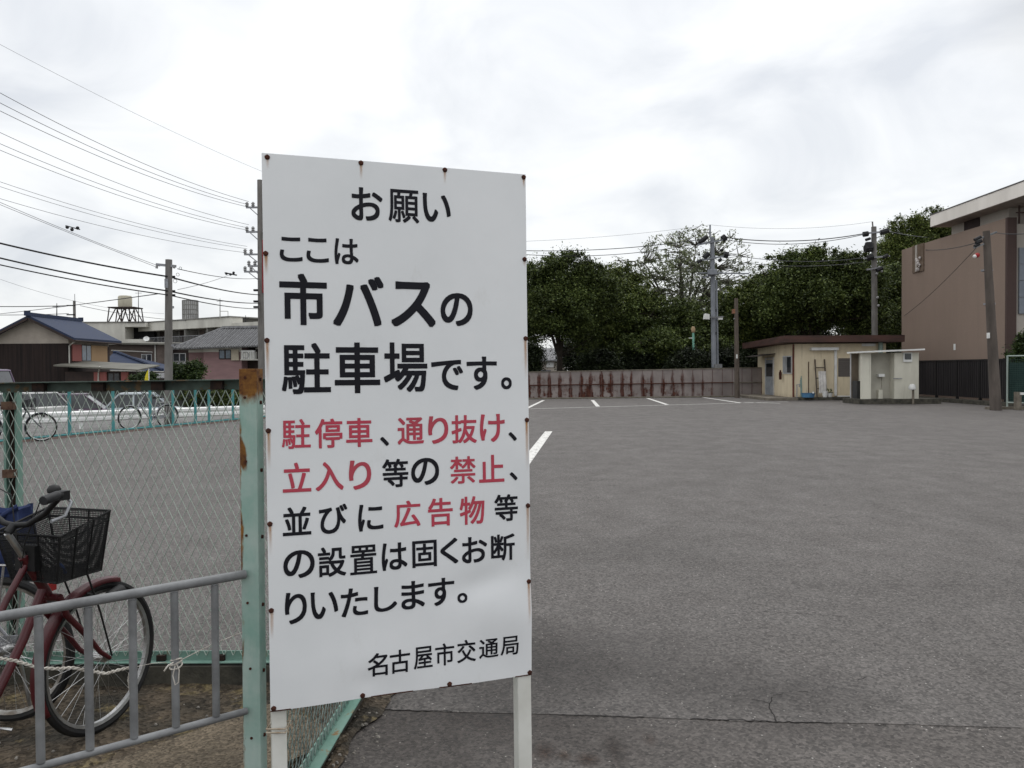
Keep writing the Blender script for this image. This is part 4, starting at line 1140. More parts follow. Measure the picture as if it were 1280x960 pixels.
# ================================================================== BICYCLES
def bicycle(loc, rz, label, group, paint='red', rim='chrome', steer=0.0, basket=True, rack=True, near=True, fenders=True, R=.33, lean=0.0, sadz=.86):
    """local frame: x forward, y left, z up; origin on the ground under the front axle"""
    b = thing('bicycle', loc, label, 'bicycle', group, rz)
    b.rotation_euler.x = lean
    ORI[b.name] = Vector((0, 0, 0))
    nseg = 48 if near else 24
    wb = 1.10
    st = Matrix.Rotation(steer, 4, 'Z')
    def wheel(cx, nm):
        w = MB().ring((cx, 0, R), (0, 1, 0), R-.018, .0185, nseg, 8).build(nm, 'black', b, local=True, smooth=True)
        ri = MB(); n = nseg
        for (rr, y) in ((R-.036, 0),):
            prof = [(R-.034, -.0125), (R-.034, .0125), (R-.048, .009), (R-.048, -.009)]
            for i in range(n):
                t = 2*PI*i/n
                for (q, y) in prof: ri.v.append(Vector((cx+q*math.cos(t), y, R+q*math.sin(t))))
            for i in range(n):
                for k in range(4): ri.f.append((i*4+k, i*4+(k+1) % 4, ((i+1) % n)*4+(k+1) % 4, ((i+1) % n)*4+k))
        ri.build('rim', rim, w, local=True, smooth=True)
        sp = MB(); ns = 36 if near else 16
        for i in range(ns):
            t = 2*PI*i/ns; s = 1 if i % 2 else -1; t2 = t+s*.9*(1 if (i//2) % 2 else -1)
            sp.tube([(cx+.02*math.cos(t2), s*.03, R+.02*math.sin(t2)), (cx+(R-.047)*math.cos(t), 0, R+(R-.047)*math.sin(t))], .0011 if near else .002, 4, caps=False)
        sp.build('spokes', 'chrome', w, local=True)
        MB().tube([(cx, -.055, R), (cx, -.035, R), (cx, -.033, R), (cx, .033, R), (cx, .035, R), (cx, .055, R)], [.008, .008, .02, .02, .008, .008], 10).build('hub', 'chrome', w, local=True, smooth=True)
        return w
    fw = wheel(0, 'front_wheel'); rw = wheel(-wb, 'rear_wheel')
    def fender(cx, a0, a1, nm, mat):
        m = MB(); n = 26; rr = R+.016; wd = .030
        prof = [(-wd, -.020), (-wd*.7, -.002), (0, .004), (wd*.7, -.002), (wd, -.020)]
        for i in range(n+1):
            t = a0+(a1-a0)*i/n
            for y, dr in prof: m.v.append(Vector((cx+(rr+dr)*math.cos(t), y, R+(rr+dr)*math.sin(t))))
        for i in range(n):
            for k in range(4): m.f.append((i*5+k, i*5+k+1, (i+1)*5+k+1, (i+1)*5+k))
        o = m.build(nm, mat, b, local=True, smooth=True); s = o.modifiers.new('t', 'SOLIDIFY'); s.thickness = .0016
        return o
    if fenders:
        fender(0, math.radians(72), math.radians(206), 'front_fender', paint)
        fender(-wb, math.radians(-8), math.radians(186), 'rear_fender', paint)
    # fork, head tube, loop frame
    ht0, ht1 = Vector((-.28, 0, .70)), Vector((-.385, 0, .86))
    fk = MB()
    cr = Vector((-.258, 0, .665))
    fk.tube([cr+Vector((0, -.05, 0)), cr+Vector((0, .05, 0))], .016, 10)
    for s in (-1, 1):
        fk.tube([cr+Vector((0, s*.048, .005)), cr+Vector((.03, s*.052, -.08)), (-.12, s*.056, .46), (-.055, s*.056, .375), (0, s*.056, R)], [.014, .0135, .012, .0105, .009], 10)
    fk.tube([cr, ht0], .015, 10); fk.build('fork', paint, b, local=True, smooth=True)
    fr = MB()
    fr.tube([ht0-Vector((-.006, 0, .015)), ht1], .0195, 14)
    bb = Vector((-.66, 0, .27)); seat_t = Vector((-.78, 0, .74))
    fr.tube([ht1-Vector((-.014, 0, .035)), (-.46, 0, .71), (-.57, 0, .54), (-.66, 0, .46), (-.725, 0, .50)], .0135, 12)
    fr.tube([ht0+Vector((-.008, 0, .02)), (-.39, 0, .53), (-.51, 0, .36), (-.58, 0, .29), bb], .0185, 12)
    fr.tube([bb, seat_t], .0155, 12)
    for s in (-1, 1):
        fr.tube([bb+Vector((0, s*.03, 0)), (-.80, s*.055, .28), (-wb, s*.065, R)], .010, 8)
        fr.tube([seat_t-Vector((0, 0, .06)), (-.86, s*.05, .60), (-wb, s*.065, R)], .008, 8)
    fr.build('frame', paint, b, local=True, smooth=True)
    # saddle
    sp = Vector((-.80, 0, sadz))
    MB().tube([seat_t, sp-Vector((0, 0, .02))], .0125, 10).build('seat_post', 'chrome', b, local=True, smooth=True)
    sd_ = MB(); n = 10
    for i in range(n+1):
        t = i/n; x = -.95+.27*t; w = .105*(1-t)**.8+.022 if t > 0 else .10
        for k in range(8):
            a = 2*PI*k/8; sd_.v.append(Vector((x, w*math.cos(a), sadz+.012+(.028 if math.sin(a) > 0 else .035)*math.sin(a)+.02*(1-t)**3)))
    for i in range(n):
        for k in range(8): sd_.f.append((i*8+k, i*8+(k+1) % 8, (i+1)*8+(k+1) % 8, (i+1)*8+k))
    sd_.f.append(tuple(range(8))); sd_.f.append(tuple(n*8+k for k in reversed(range(8))))
    sd_.build('saddle', 'dark plastic', b, local=True, smooth=True)
    # crank, chain guard, pedals, kickstand
    MB().ring(bb, (0, 1, 0), .085, .006, 20, 6).build('chainring', 'chrome', b, local=True)
    for s in (-1, 1):
        d = Vector((.11*s, 0, -.125*s)); c = MB().bar(bb+Vector((0, s*.06, 0)), bb+Vector((0, s*.075, 0))+d, .014, .02, (0, 1, 0)).build('crank', 'chrome', b, local=True)
        p = bb+d+Vector((0, s*.12, 0)); MB().box(p-Vector((.045, .04, .012)), p+Vector((.045, .04, .012))).build('pedal', 'dark plastic', c, local=True)
    MB().prism([bb+Vector((.11, -.045, .06)), bb+Vector((.11, -.045, -.04)), (-wb, -.045, R-.05), (-wb-.03, -.045, R+.05)], (0, -.012, 0)).build('chain_guard', 'grey metal', b, local=True)
    ks = MB()
    for s in (-1, 1): ks.tube([(-wb, s*.08, R), (-wb-.04, s*.11, .02), (-wb-.10, s*.10, .008)], .008, 6)
    ks.build('kickstand', 'chrome', b, local=True, smooth=True)
    # stem and handlebar (turned with the fork)
    hs = Vector((-.455, 0, .965))
    MB().tube([ht1, hs], .0125, 12).build('stem', 'chrome', b, local=True, smooth=True)
    hb = MB()
    pts = []
    for s in (-1, 1):
        q = [hs+Vector((.03, 0, .025)), hs+Vector((.04, s*.06, .03)), hs+Vector((.045, s*.14, .075)), hs+Vector((.04, s*.215, .140)), hs+Vector((.015, s*.25, .158)), hs+Vector((-.04, s*.265, .155)), hs+Vector((-.085, s*.27, .15))]
        hb.tube(q, .0115, 10)
    hb.tube([hs, hs+Vector((.03, 0, .025))], .017, 10)
    hbo = hb.build('handlebar', 'dark plastic', b, local=True, smooth=True)
    for s in (-1, 1):
        e = hs+Vector((-.085, s*.27, .15)); f_ = hs+Vector((-.005, s*.254, .158))
        g = MB().tube([f_, f_.lerp(e, .1), e.lerp(f_, .06), e-(f_-e)*.02], [.0145, .0175, .0180, .0165], 12).build('grip', M('grey black grip', (.02, .02, .022), None, 20, .6) if s == -1 else 'dark plastic', hbo, local=True, smooth=True)
        bp = hs+Vector((.03, s*.238, .153))
        MB().box(bp-Vector((.02, .018, .018)), bp+Vector((.022, .018, .016))).build('brake_clamp', 'dark plastic', hbo, local=True)
        MB().tube([bp+Vector((.02, 0, -.012)), bp+Vector((.025, s*.02, -.03)), bp+Vector((-.02, s*.035, -.075)), bp+Vector((-.085, s*.035, -.085))], [.006, .006, .0055, .007], 8).build('brake_lever', 'grey metal', hbo, local=True, smooth=True)
        MB().tube([bp+Vector((.03, 0, 0)), bp+Vector((.09, -s*.06, .0)), bp+Vector((.06, -s*.16, -.02)), hs+Vector((.06, s*.02, -.05)), hs+Vector((.06, 0, -.15))], .0025, 6).build('brake_cable', 'black', hbo, local=True, smooth=True)
    bl = hs+Vector((.04, -.19, .145))
    MB().lathe([(.004, -.01), (.024, 0), (.026, .012), (.018, .026), (.004, .031)], bl+Vector((.03, .03, .01)), 14).build('bell', 'dark plastic', hbo, local=True, smooth=True)
    if basket:
        # open wire-mesh basket, wider at the top
        zb_, zt_ = .748, .972
        b0, b1, t0, t1 = -.335, -.105, -.365, -.105      # bottom and top extents along x
        wb_, wt_ = .115, .165
        B = [Vector((b0, -wb_, zb_)), Vector((b1, -wb_, zb_)), Vector((b1, wb_, zb_)), Vector((b0, wb_, zb_))]
        T = [Vector((t0, -wt_, zt_-.03)), Vector((t1, -wt_, zt_+.03)), Vector((t1, wt_, zt_+.03)), Vector((t0, wt_, zt_-.03))]
        bk = MB()
        bk.tube(T, .0055, 6, closed=True); bk.tube(B, .0045, 6, closed=True)
        mid = [B[i].lerp(T[i], .86) for i in range(4)]; bk.tube(mid, .004, 5, closed=True)
        for i in range(4): bk.tube([B[i], T[i]], .004, 6)
        for i in range(4):
            j = (i+1) % 4
            for f in (.33, .66): bk.tube([B[i].lerp(B[j], f), T[i].lerp(T[j], f)], .004, 5)
        ko = bk.build('basket', 'dark plastic', b, local=True)
        ms = MB()
        for i in range(4):
            j = (i+1) % 4
            n = 40 if near else 10
            for k in range(1, n): ms.tube([B[i].lerp(B[j], k/n), T[i].lerp(T[j], k/n)], .0017 if near else .003, 3, caps=False)
            n = 32 if near else 8
            for k in range(1, n): ms.tube([B[i].lerp(T[i], k/n), B[j].lerp(T[j], k/n)], .0017 if near else .003, 3, caps=False)
        for k in range(1, 24): ms.tube([B[0].lerp(B[1], k/24), B[3].lerp(B[2], k/24)], .0014, 3, caps=False)
        for k in range(1, 24): ms.tube([B[0].lerp(B[3], k/24), B[1].lerp(B[2], k/24)], .0014, 3, caps=False)
        ms.build('basket_mesh', 'dark plastic', ko, local=True)
        st_ = MB()
        for s in (-1, 1): st_.tube([(-.14, s*.07, zb_), (-.06, s*.065, .55), (.005, s*.062, R+.01)], .0042, 6)
        st_.build('basket_stay', 'black', b, local=True, smooth=True)
        MB().box((-.378, -.05, .80), (-.345, .05, .90)).build('basket_bracket', 'dark plastic', b, local=True)
    lp = MB().tube([(.0, -.05, .60), (.055, -.05, .60), (.075, -.05, .60)], [.022, .034, .036], 14).build('headlamp', 'dark plastic', b, local=True, smooth=True)
    MB().tube([(.075, -.05, .60), (.082, -.05, .60)], [.033, .025], 14).build('lens', 'chrome', lp, local=True)
    MB().tube([(-.02, -.05, .60), (-.10, -.03, .64)], .006, 6).build('lamp_bracket', 'black', b, local=True)
    if rack:
        rk = MB(); z = .73
        rk.tube([(-.84, -.06, z), (-1.28, -.07, z), (-1.30, 0, z), (-1.28, .07, z), (-.84, .06, z)], .006, 8)
        for x in (-.95, -1.08, -1.2): rk.tube([(x, -.066, z), (x, .066, z)], .004, 6)
        for s in (-1, 1): rk.tube([(-1.15, s*.07, z), (-wb, s*.07, R)], .005, 6)
        rk.build('rear_rack', 'chrome', b, local=True, smooth=True)
    MB().box((-1.33, -.03, .60), (-1.315, .03, .64)).build('reflector', M('red reflector', (.3, .01, .01), None, 3, .2), b, local=True)
    if near:
        MB().tube([(-.235, -.015, .80), (-.22, -.03, .78), (-.20, -.02, .75)], .007, 8).build('lock_cable', M('blue plastic tag', (.03, .12, .45), None, 4, .4), b, local=True, smooth=True)
    return b
hd = math.radians(73)
c = G(126, 917); 
red_bike = bicycle((c.x, c.y, .012), hd, 'dark red bicycle with a black mesh front basket parked behind the grey railing', 'bicycles parked by the near fence')
MT['bike dark'] = M('dark grey bicycle paint', (.035, .04, .055), None, 4, .35, spec=.5)
MT['bike silver'] = M('silver bicycle paint', (.34, .34, .36), None, 4, .35, metal=.4)
# second bicycle: its rear wheel and rack show behind the red one, nose to the left
MT['old chrome'] = M('old chrome', (.5, .49, .47), (.22, .19, .16), 20, .35, metal=.7)
wc = P(14, 895, 3.82)
silver_bike = bicycle((wc.x-1.10, wc.y+.16, .012), math.radians(176), 'silver bicycle carrying a blue bag, half hidden behind the red bicycle', 'bicycles parked by the near fence', paint='bike silver', rim='old chrome', basket=False, fenders=False)
# put its REAR axle at the visible wheel: origin is the front axle, heading to the left
silver_bike.location = (wc.x-1.10*math.cos(math.radians(8)), wc.y-.02+1.10*math.sin(math.radians(8))*.3, .012)
def blue_bag():
    t = NT('blue checked cloth')
    s = t.sep()
    w1 = t.rng(t.math('ABSOLUTE', t.math('SUBTRACT', t.math('FRACT', t.math('MULTIPLY', t.math('ADD', s[0], s[1]), 9)), .5)), .0, .07, .35, 0)
    w2 = t.rng(t.math('ABSOLUTE', t.math('SUBTRACT', t.math('FRACT', t.math('MULTIPLY', s[2], 9)), .5)), .0, .07, .35, 0)
    base = t.mix(t.rng(t.noise(5, 5), .4, .65), (.022, .034, .095), (.010, .016, .045))
    t.bump(t.noise(30, 4), .3, .01)
    mt = t.done(t.mix(t.math('MAXIMUM', w1, w2), base, (.07, .10, .19)), .85, .2)
    d = 3.86
    ctr = P(2, 700, d); zt = P(0, 634, d).z; zb = P(0, 728, d).z
    r = thing('bag', (ctr.x, ctr.y, zb), 'blue checked cloth bag sitting on the rack of the silver bicycle', 'bag')
    m = MB(); n = 40; k = 18
    for j in range(k+1):
        v = j/k
        for i in range(n):
            a = 2*PI*i/n
            rx = .155*(1-.30*v**1.5)*(1+.05*math.sin(3*a+v*4)); ry = .115*(1-.3*v)*(1+.06*math.sin(5*a+v*7))
            if v < .1: rx *= .8+2*v; ry *= .8+2*v
            fold = .012*math.sin(7*a+9*v)*v
            m.v.append(Vector((ctr.x+(rx+fold)*math.cos(a)+.03*v, ctr.y+(ry+fold)*math.sin(a), zb+(zt-zb)*v+.014*math.sin(2*a+1)*v)))
    for j in range(k):
        for i in range(n): m.f.append((j*n+i, j*n+(i+1) % n, (j+1)*n+(i+1) % n, (j+1)*n+i))
    m.f.append(tuple(range(n))); 
    # gathered top turned inward
    b0 = len(m.v)
    for i in range(n):
        p = m.v[k*n+i]; m.v.append(Vector((ctr.x+(p.x-ctr.x)*.6, ctr.y+(p.y-ctr.y)*.6, p.z-.03)))
    for i in range(n): m.f.append((k*n+i, k*n+(i+1) % n, b0+(i+1) % n, b0+i))
    m.f.append(tuple(b0+i for i in range(n)))
    m.build('cloth', mt, r, smooth=True)
    MB().tube([(ctr.x+.10, ctr.y-.05, zt-.02), (ctr.x+.12, ctr.y-.07, zt+.015), (ctr.x+.03, ctr.y-.09, zt-.045), (ctr.x-.1, ctr.y-.08, zt-.02)], .012, 8).build('strap', mt, r, smooth=True)
blue_bag()

# ================================================================== LOT FENCE ON THE STREET SIDE
def street_fence():
    r = thing('pipe_fence', (FA.x, FA.y, 0), 'low bright teal pipe fence along the street side of the lot', 'fence')
    p0 = FA-FD*11; p1 = FA+FD*13
    zt = 1.17
    for z, w in ((zt, .045), (.07, .045)): MB().tube([(p0.x, p0.y, z), (p1.x, p1.y, z)], w*.6, 6).build('rail', 'teal clean', r)
    Lf = (p1-p0).length
    pos = []
    for px in (22, 86.5, 141, 187.5, 216, 244, 261, 291):
        q = PV(px, 510, (FA.x, FA.y, 0), (FD.y, -FD.x, 0)); pos.append((Vector((q.x, q.y))-p0).dot(FD))
    pos += [pos[0]-1.9*k for k in (1, 2, 3)] + [pos[-1]+1.9*k for k in (1, 2, 3)]
    for t in pos:
        p = p0+FD*t; MB().tube([(p.x, p.y, 0), (p.x, p.y, zt+.03)], .042, 8).build('post', 'teal clean', r)
    MB().bar((p0.x, p0.y, .02), (p1.x, p1.y, .02), .12, .05).build('base_strip', M('reddish base', (.24, .17, .15), None, 2), r)
street_fence()
def guardrail():
    a, b = P(-120, 520.5, 19.6), P(330, 506.2, 28.8)
    a.z -= 0; d = Vector((b.x-a.x, b.y-a.y, 0)); Lg = d.length; d.normalize(); n = Vector((d.y, -d.x, 0))
    r = thing('guardrail', (a.x, a.y, H(a.x, a.y)), 'white steel guardrail along the street beyond the teal fence', 'guardrail')
    wm = M('white guardrail paint', (.80, .80, .79), (.68, .68, .67), 2, .5)
    m = MB()
    prof = [(0, .16), (.05, .12), (.05, .05), (0, .0), (.05, -.05), (.05, -.12), (0, -.16)]
    for p, z in ((a, a.z-.16), (b, b.z-.16)):
        for o, dz in prof: m.v.append(Vector((p.x, p.y, z+dz))+n*o)
    for i in range(6): m.f.append((i, i+1, 7+i+1, 7+i))
    o = m.build('beam', wm, r); s = o.modifiers.new('t', 'SOLIDIFY'); s.thickness = .006
    k = int(Lg/2.0)
    for i in range(k+1):
        p = a.lerp(b, i/k); q = p-n*.06
        MB().tube([(q.x, q.y, H(q.x, q.y)-.02), (q.x, q.y, p.z+.04)], .055, 8).build('post', wm, r)
guardrail()
# bicycles by the teal fence
c = PV(52, 553, (FA.x+.35, FA.y, 0), (FD.y, -FD.x, 0)); c.z = 0
bicycle((c.x, c.y, 0), math.atan2(FD.y, FD.x)-.75, 'black bicycle standing at the left end of the teal fence', 'bicycles parked at the teal fence', paint='bike dark', near=False)
c = PV(162, 539, (FA.x-.55, FA.y, 0), (FD.y, -FD.x, 0)); c.z = H(c.x, c.y)
bicycle((c.x, c.y, c.z), math.atan2(FD.y, FD.x)+PI-.35, 'light grey city bicycle parked lengthwise behind the teal fence', 'bicycles parked at the teal fence', paint='bike silver', near=False, basket=False)

# ================================================================== VEHICLES ON THE FAR SIDE
def car(loc, rz, label, paint, L=4.2, Wd=1.65, Hc=1.45, hood=.9, group=None, van=False, group_name='parked_car'):
    r = thing('parked_car', loc, label, 'van' if van else 'car', group, rz); ORI[r.name] = Vector((0, 0, 0))
    zb, zs = .22, .85 if not van else 1.0
    h = L/2; w = Wd/2
    def loft(sections):
        m = MB(); n = len(sections[0])
        for s_ in sections: m.v += [Vector(p) for p in s_]
        for i in range(len(sections)-1):
            for k in range(n): m.f.append((i*n+k, i*n+(k+1) % n, (i+1)*n+(k+1) % n, (i+1)*n+k))
        m.f.append(tuple(range(n))); m.f.append(tuple((len(sections)-1)*n+k for k in reversed(range(n))))
        return m
    def sec(x, zt, ww, bulge=1.0): return [(x, -ww*.94, zb), (x, -ww, .5), (x, -ww*.98, zt-.06), (x, -ww*.88, zt), (x, ww*.88, zt), (x, ww*.98, zt-.06), (x, ww, .5), (x, ww*.94, zb)]
    bd = loft([sec(-h, zs-.12, w*.86), sec(-h+.12, zs-.02, w*.96), sec(-h+.6, zs, w), sec(0, zs, w), sec(h-hood, zs, w), sec(h-.35, zs-.10, w*.97), sec(h-.05, zs-.22, w*.88), sec(h, .55, w*.84)]).build('body', paint, r, local=True, smooth=True)
    x0, x1 = -h+(.10 if van else .35), h-hood+.1
    xa, xb = x0+(.18 if van else .5), x1-(.45 if van else .7)
    def cs(x, z, ww): return [(x, -ww, z), (x, ww, z)]
    cb = MB()
    lo = [(x0, -w*.90, zs-.01), (x1, -w*.90, zs-.01), (x1, w*.90, zs-.01), (x0, w*.90, zs-.01)]
    hi = [(xa, -w*.74, Hc-.06), (xb, -w*.74, Hc-.06), (xb, w*.74, Hc-.06), (xa, w*.74, Hc-.06)]
    cb.hexa(lo, hi); cb.build('windows', 'window glass', r, local=True)
    rf = MB(); q = lambda z, s_: [(xa-.03+s_, -w*.75+s_, z), (xb+.05-s_, -w*.75+s_, z), (xb+.05-s_, w*.75-s_, z), (xa-.03+s_, w*.75-s_, z)]
    rf.hexa(q(Hc-.07, 0), q(Hc-.02, .02)); rf.hexa(q(Hc-.019, .03), q(Hc, .14)); rf.build('roof', paint, r, local=True, smooth=True)
    pl = MB()
    for i in range(4): pl.bar(Vector(lo[i]), Vector(hi[i]), .08, .05)
    for f in (.42,):
        for s in (0, 1):
            a, b = (Vector(lo[0]).lerp(Vector(lo[1]), f), Vector(hi[0]).lerp(Vector(hi[1]), f)) if s == 0 else (Vector(lo[3]).lerp(Vector(lo[2]), f), Vector(hi[3]).lerp(Vector(hi[2]), f))
            pl.bar(a, b, .07, .04)
    pl.build('pillars', paint, r, local=True)
    for x in (-h+.75, h-.8):
        for s in (-1, 1):
            wh = MB().tube([(x, s*(w-.16), .31), (x, s*(w-.15), .31), (x, s*(w-.01), .31), (x, s*w, .31)], [.29, .31, .31, .28], 20).build('wheel', 'black', r, local=True, smooth=True)
            MB().tube([(x, s*(w+.002), .31), (x, s*(w+.012), .31)], [.19, .16], 16).build('rim', 'grey metal', wh, local=True)
    for s in (-1, 1):
        MB().box((h-.16, s*w*.62-.16, .58), (h-.03, s*w*.62+.16, .70)).build('headlight', 'chrome', r, local=True)
        MB().box((-h-.012, s*w*.72-.09, .60), (-h+.1, s*w*.72+.09, .80)).build('tail_light', M('red lamp', (.25, .01, .01), None, 3, .2) if 'red lamp' not in bpy.data.materials else bpy.data.materials['red lamp'], r, local=True)
    return r
def carpaint(n, c): return M(n, c, tuple(k*.9 for k in c), 2, .25, spec=.6)
def zc(px, d): p = P(px, 500, d); return (p.x, p.y, H(p.x, p.y))
sr = math.atan2(FD.y, FD.x)
c1 = zc(182, 36); car(c1, .35, 'pale silver blue hatchback parked beyond the guardrail near the pole', carpaint('silver blue car paint', (.40, .44, .47)), Hc=1.46, L=3.7)
c1 = zc(97, 35); car(c1, .30, 'dark purple car parked beyond the guardrail in front of the dark house', carpaint('purple car paint', (.06, .035, .06)), Hc=1.46, L=3.7)
c1 = zc(33, 33); car(c1, sr, 'white kei van parked beyond the guardrail at the left edge', carpaint('white car paint', (.55, .55, .54)), Hc=1.58, L=3.2, hood=.35, van=True)
c1 = zc(-34, 36); car(c1, .1, 'tall purple minivan at the left edge, its roof above the near fence', carpaint('mauve car paint', (.13, .08, .15)), Hc=2.5, L=4.6, hood=.7, van=True)
# ================================================================== HOUSES ACROSS THE STREET
def planks():
    t = NT('charred dark planks')
    s = t.sep()
    f = t.math('FRACT', t.math('MULTIPLY', t.math('ADD', s[0], s[1]), 3.2))
    gap = t.rng(f, 0.0, .09, 1, 0)
    n = t.rng(t.noise(2.2, 6, .65, t.vec((3, 3, .15))), .35, .65)
    c = t.mix(n, (.030, .020, .018), (.014, .011, .011))
    return t.done(t.mix(gap, c, (.006, .005, .005)), .85, .2)
MT['planks'] = planks()
def tiles(name, c1, c2, axis, n=3.6, spec=.2, rough=.7):
    t = NT(name)
    s = t.sep()
    a = t.math('FRACT', t.math('MULTIPLY', s[axis], n)); bnd = t.rng(t.math('ABSOLUTE', t.math('SUBTRACT', a, .5)), .25, .5, 0, 1)
    row = t.rng(t.math('FRACT', t.math('MULTIPLY', s[1-axis], n*1.1)), 0, .22, 1, 0)
    k = t.math('MAXIMUM', bnd, t.math('MULTIPLY', row, .7))
    c = t.mix(t.rng(t.noise(3, 6, .7), .35, .65), c1, c2)
    t.bump(k, -.6, .05)
    return t.done(t.mix(t.math('MULTIPLY', k, .6), c, tuple(x*.35 for x in c1)), rough, spec)
MT['blue tile x'] = tiles('blue roof tile', (.027, .040, .085), (.034, .045, .075), 1)
MT['grey tile'] = tiles('grey roof tile', (.20, .20, .205), (.12, .12, .125), 0, 3.2)
MT['cream wall'] = M('cream grey plaster', (.38, .335, .29), (.30, .265, .23), 1, .9)
MT['brown house'] = M('brown siding', (.12, .092, .08), (.09, .07, .06), 1, .85, stretch=(1, 1, 4))
MT['pink wall'] = M('dusky pink siding', (.27, .168, .168), (.225, .142, .142), .8, .85, stretch=(1, 1, 5))
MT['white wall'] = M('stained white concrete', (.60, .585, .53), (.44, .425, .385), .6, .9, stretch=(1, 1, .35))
MT['shadowed wall'] = M('shade darkened balcony wall', (.22, .215, .20), (.16, .155, .145), .8, .9)  # darker copy of the white wall, balcony shade put into its colour
MT['dark timber'] = M('dark brown timber', (.045, .03, .026), (.03, .022, .02), 2, .8)
MT['red shutter'] = M('red metal shutter', (.27, .09, .08), (.22, .075, .065), 2, .7, stretch=(8, 8, .3))
MT['orange shutter'] = M('orange wooden shutter', (.38, .25, .14), (.32, .21, .11), 2, .7, stretch=(8, 8, .3))
MT['canopy'] = M('grey green tin roof', (.145, .14, .118), (.10, .095, .08), 1, .7)
MT['gutter'] = M('pale gutter', (.45, .44, .40), (.36, .35, .32), 2, .6)

def gable_roof(mb, x0, x1, y0, y1, ze, zr, axis, oh=.6, th=.14, ov=.6):
    """axis 'y': ridge along y"""
    if axis == 'y':
        xm = (x0+x1)/2; sl = (zr-ze)/((x1-x0)/2); za = ze-sl*oh
        for s, xe in ((-1, x0-oh), (1, x1+oh)):
            mb.hexa([(xm, y0-ov, zr), (xe, y0-ov, za), (xe, y1+ov, za), (xm, y1+ov, zr)], [(xm, y0-ov, zr+th), (xe, y0-ov, za+th), (xe, y1+ov, za+th), (xm, y1+ov, zr+th)])
    else:
        ym = (y0+y1)/2; sl = (zr-ze)/((y1-y0)/2); za = ze-sl*oh
        for ye in (y0-oh, y1+oh):
            mb.hexa([(x0-ov, ym, zr), (x0-ov, ye, za), (x1+ov, ye, za), (x1+ov, ym, zr)], [(x0-ov, ym, zr+th), (x0-ov, ye, za+th), (x1+ov, ye, za+th), (x1+ov, ym, zr+th)])
    return mb
def gable_wall(mb, x0, x1, y0, y1, zb, ze, zr, axis='y'):
    if axis == 'y':
        xm = (x0+x1)/2; pts = [(x0, y0, zb), (x1, y0, zb), (x1, y0, ze), (xm, y0, zr), (x0, y0, ze)]; ext = (0, y1-y0, 0)
    else:
        ym = (y0+y1)/2; pts = [(x0, y0, zb), (x0, y1, zb), (x0, y1, ze), (x0, ym, zr), (x0, y0, ze)]; ext = (x1-x0, 0, 0)
    return mb.prism(pts, ext)
def window(root, lo, hi, face='y', frame='alu', glass='blue glass', panes=2, t=.06):
    """a framed window on a wall: lo, hi are the corners of the frame; face tells the outward axis ('y' = towards -y, 'x' = towards +x)"""
    f = MB()
    (x0, y0, z0), (x1, y1, z1) = lo, hi
    if face == 'y':
        f.box((x0, y0-t, z0), (x1, y0-.004, z1)); o = f.build('window', frame, root); w = (x1-x0)/panes
        for i in range(panes): MB().box((x0+i*w+.05, y0-t-.012, z0+.06), (x0+(i+1)*w-.05, y0-t-.001, z1-.06)).build('pane', glass, o)
    else:
        f.box((x0+.004, y0, z0), (x0+t, y1, z1)); o = f.build('window', frame, root); w = (y1-y0)/panes
        for i in range(panes): MB().box((x0+t+.001, y0+i*w+.05, z0+.06), (x0+t+.012, y0+(i+1)*w-.05, z1-.06)).build('pane', glass, o)
    return o
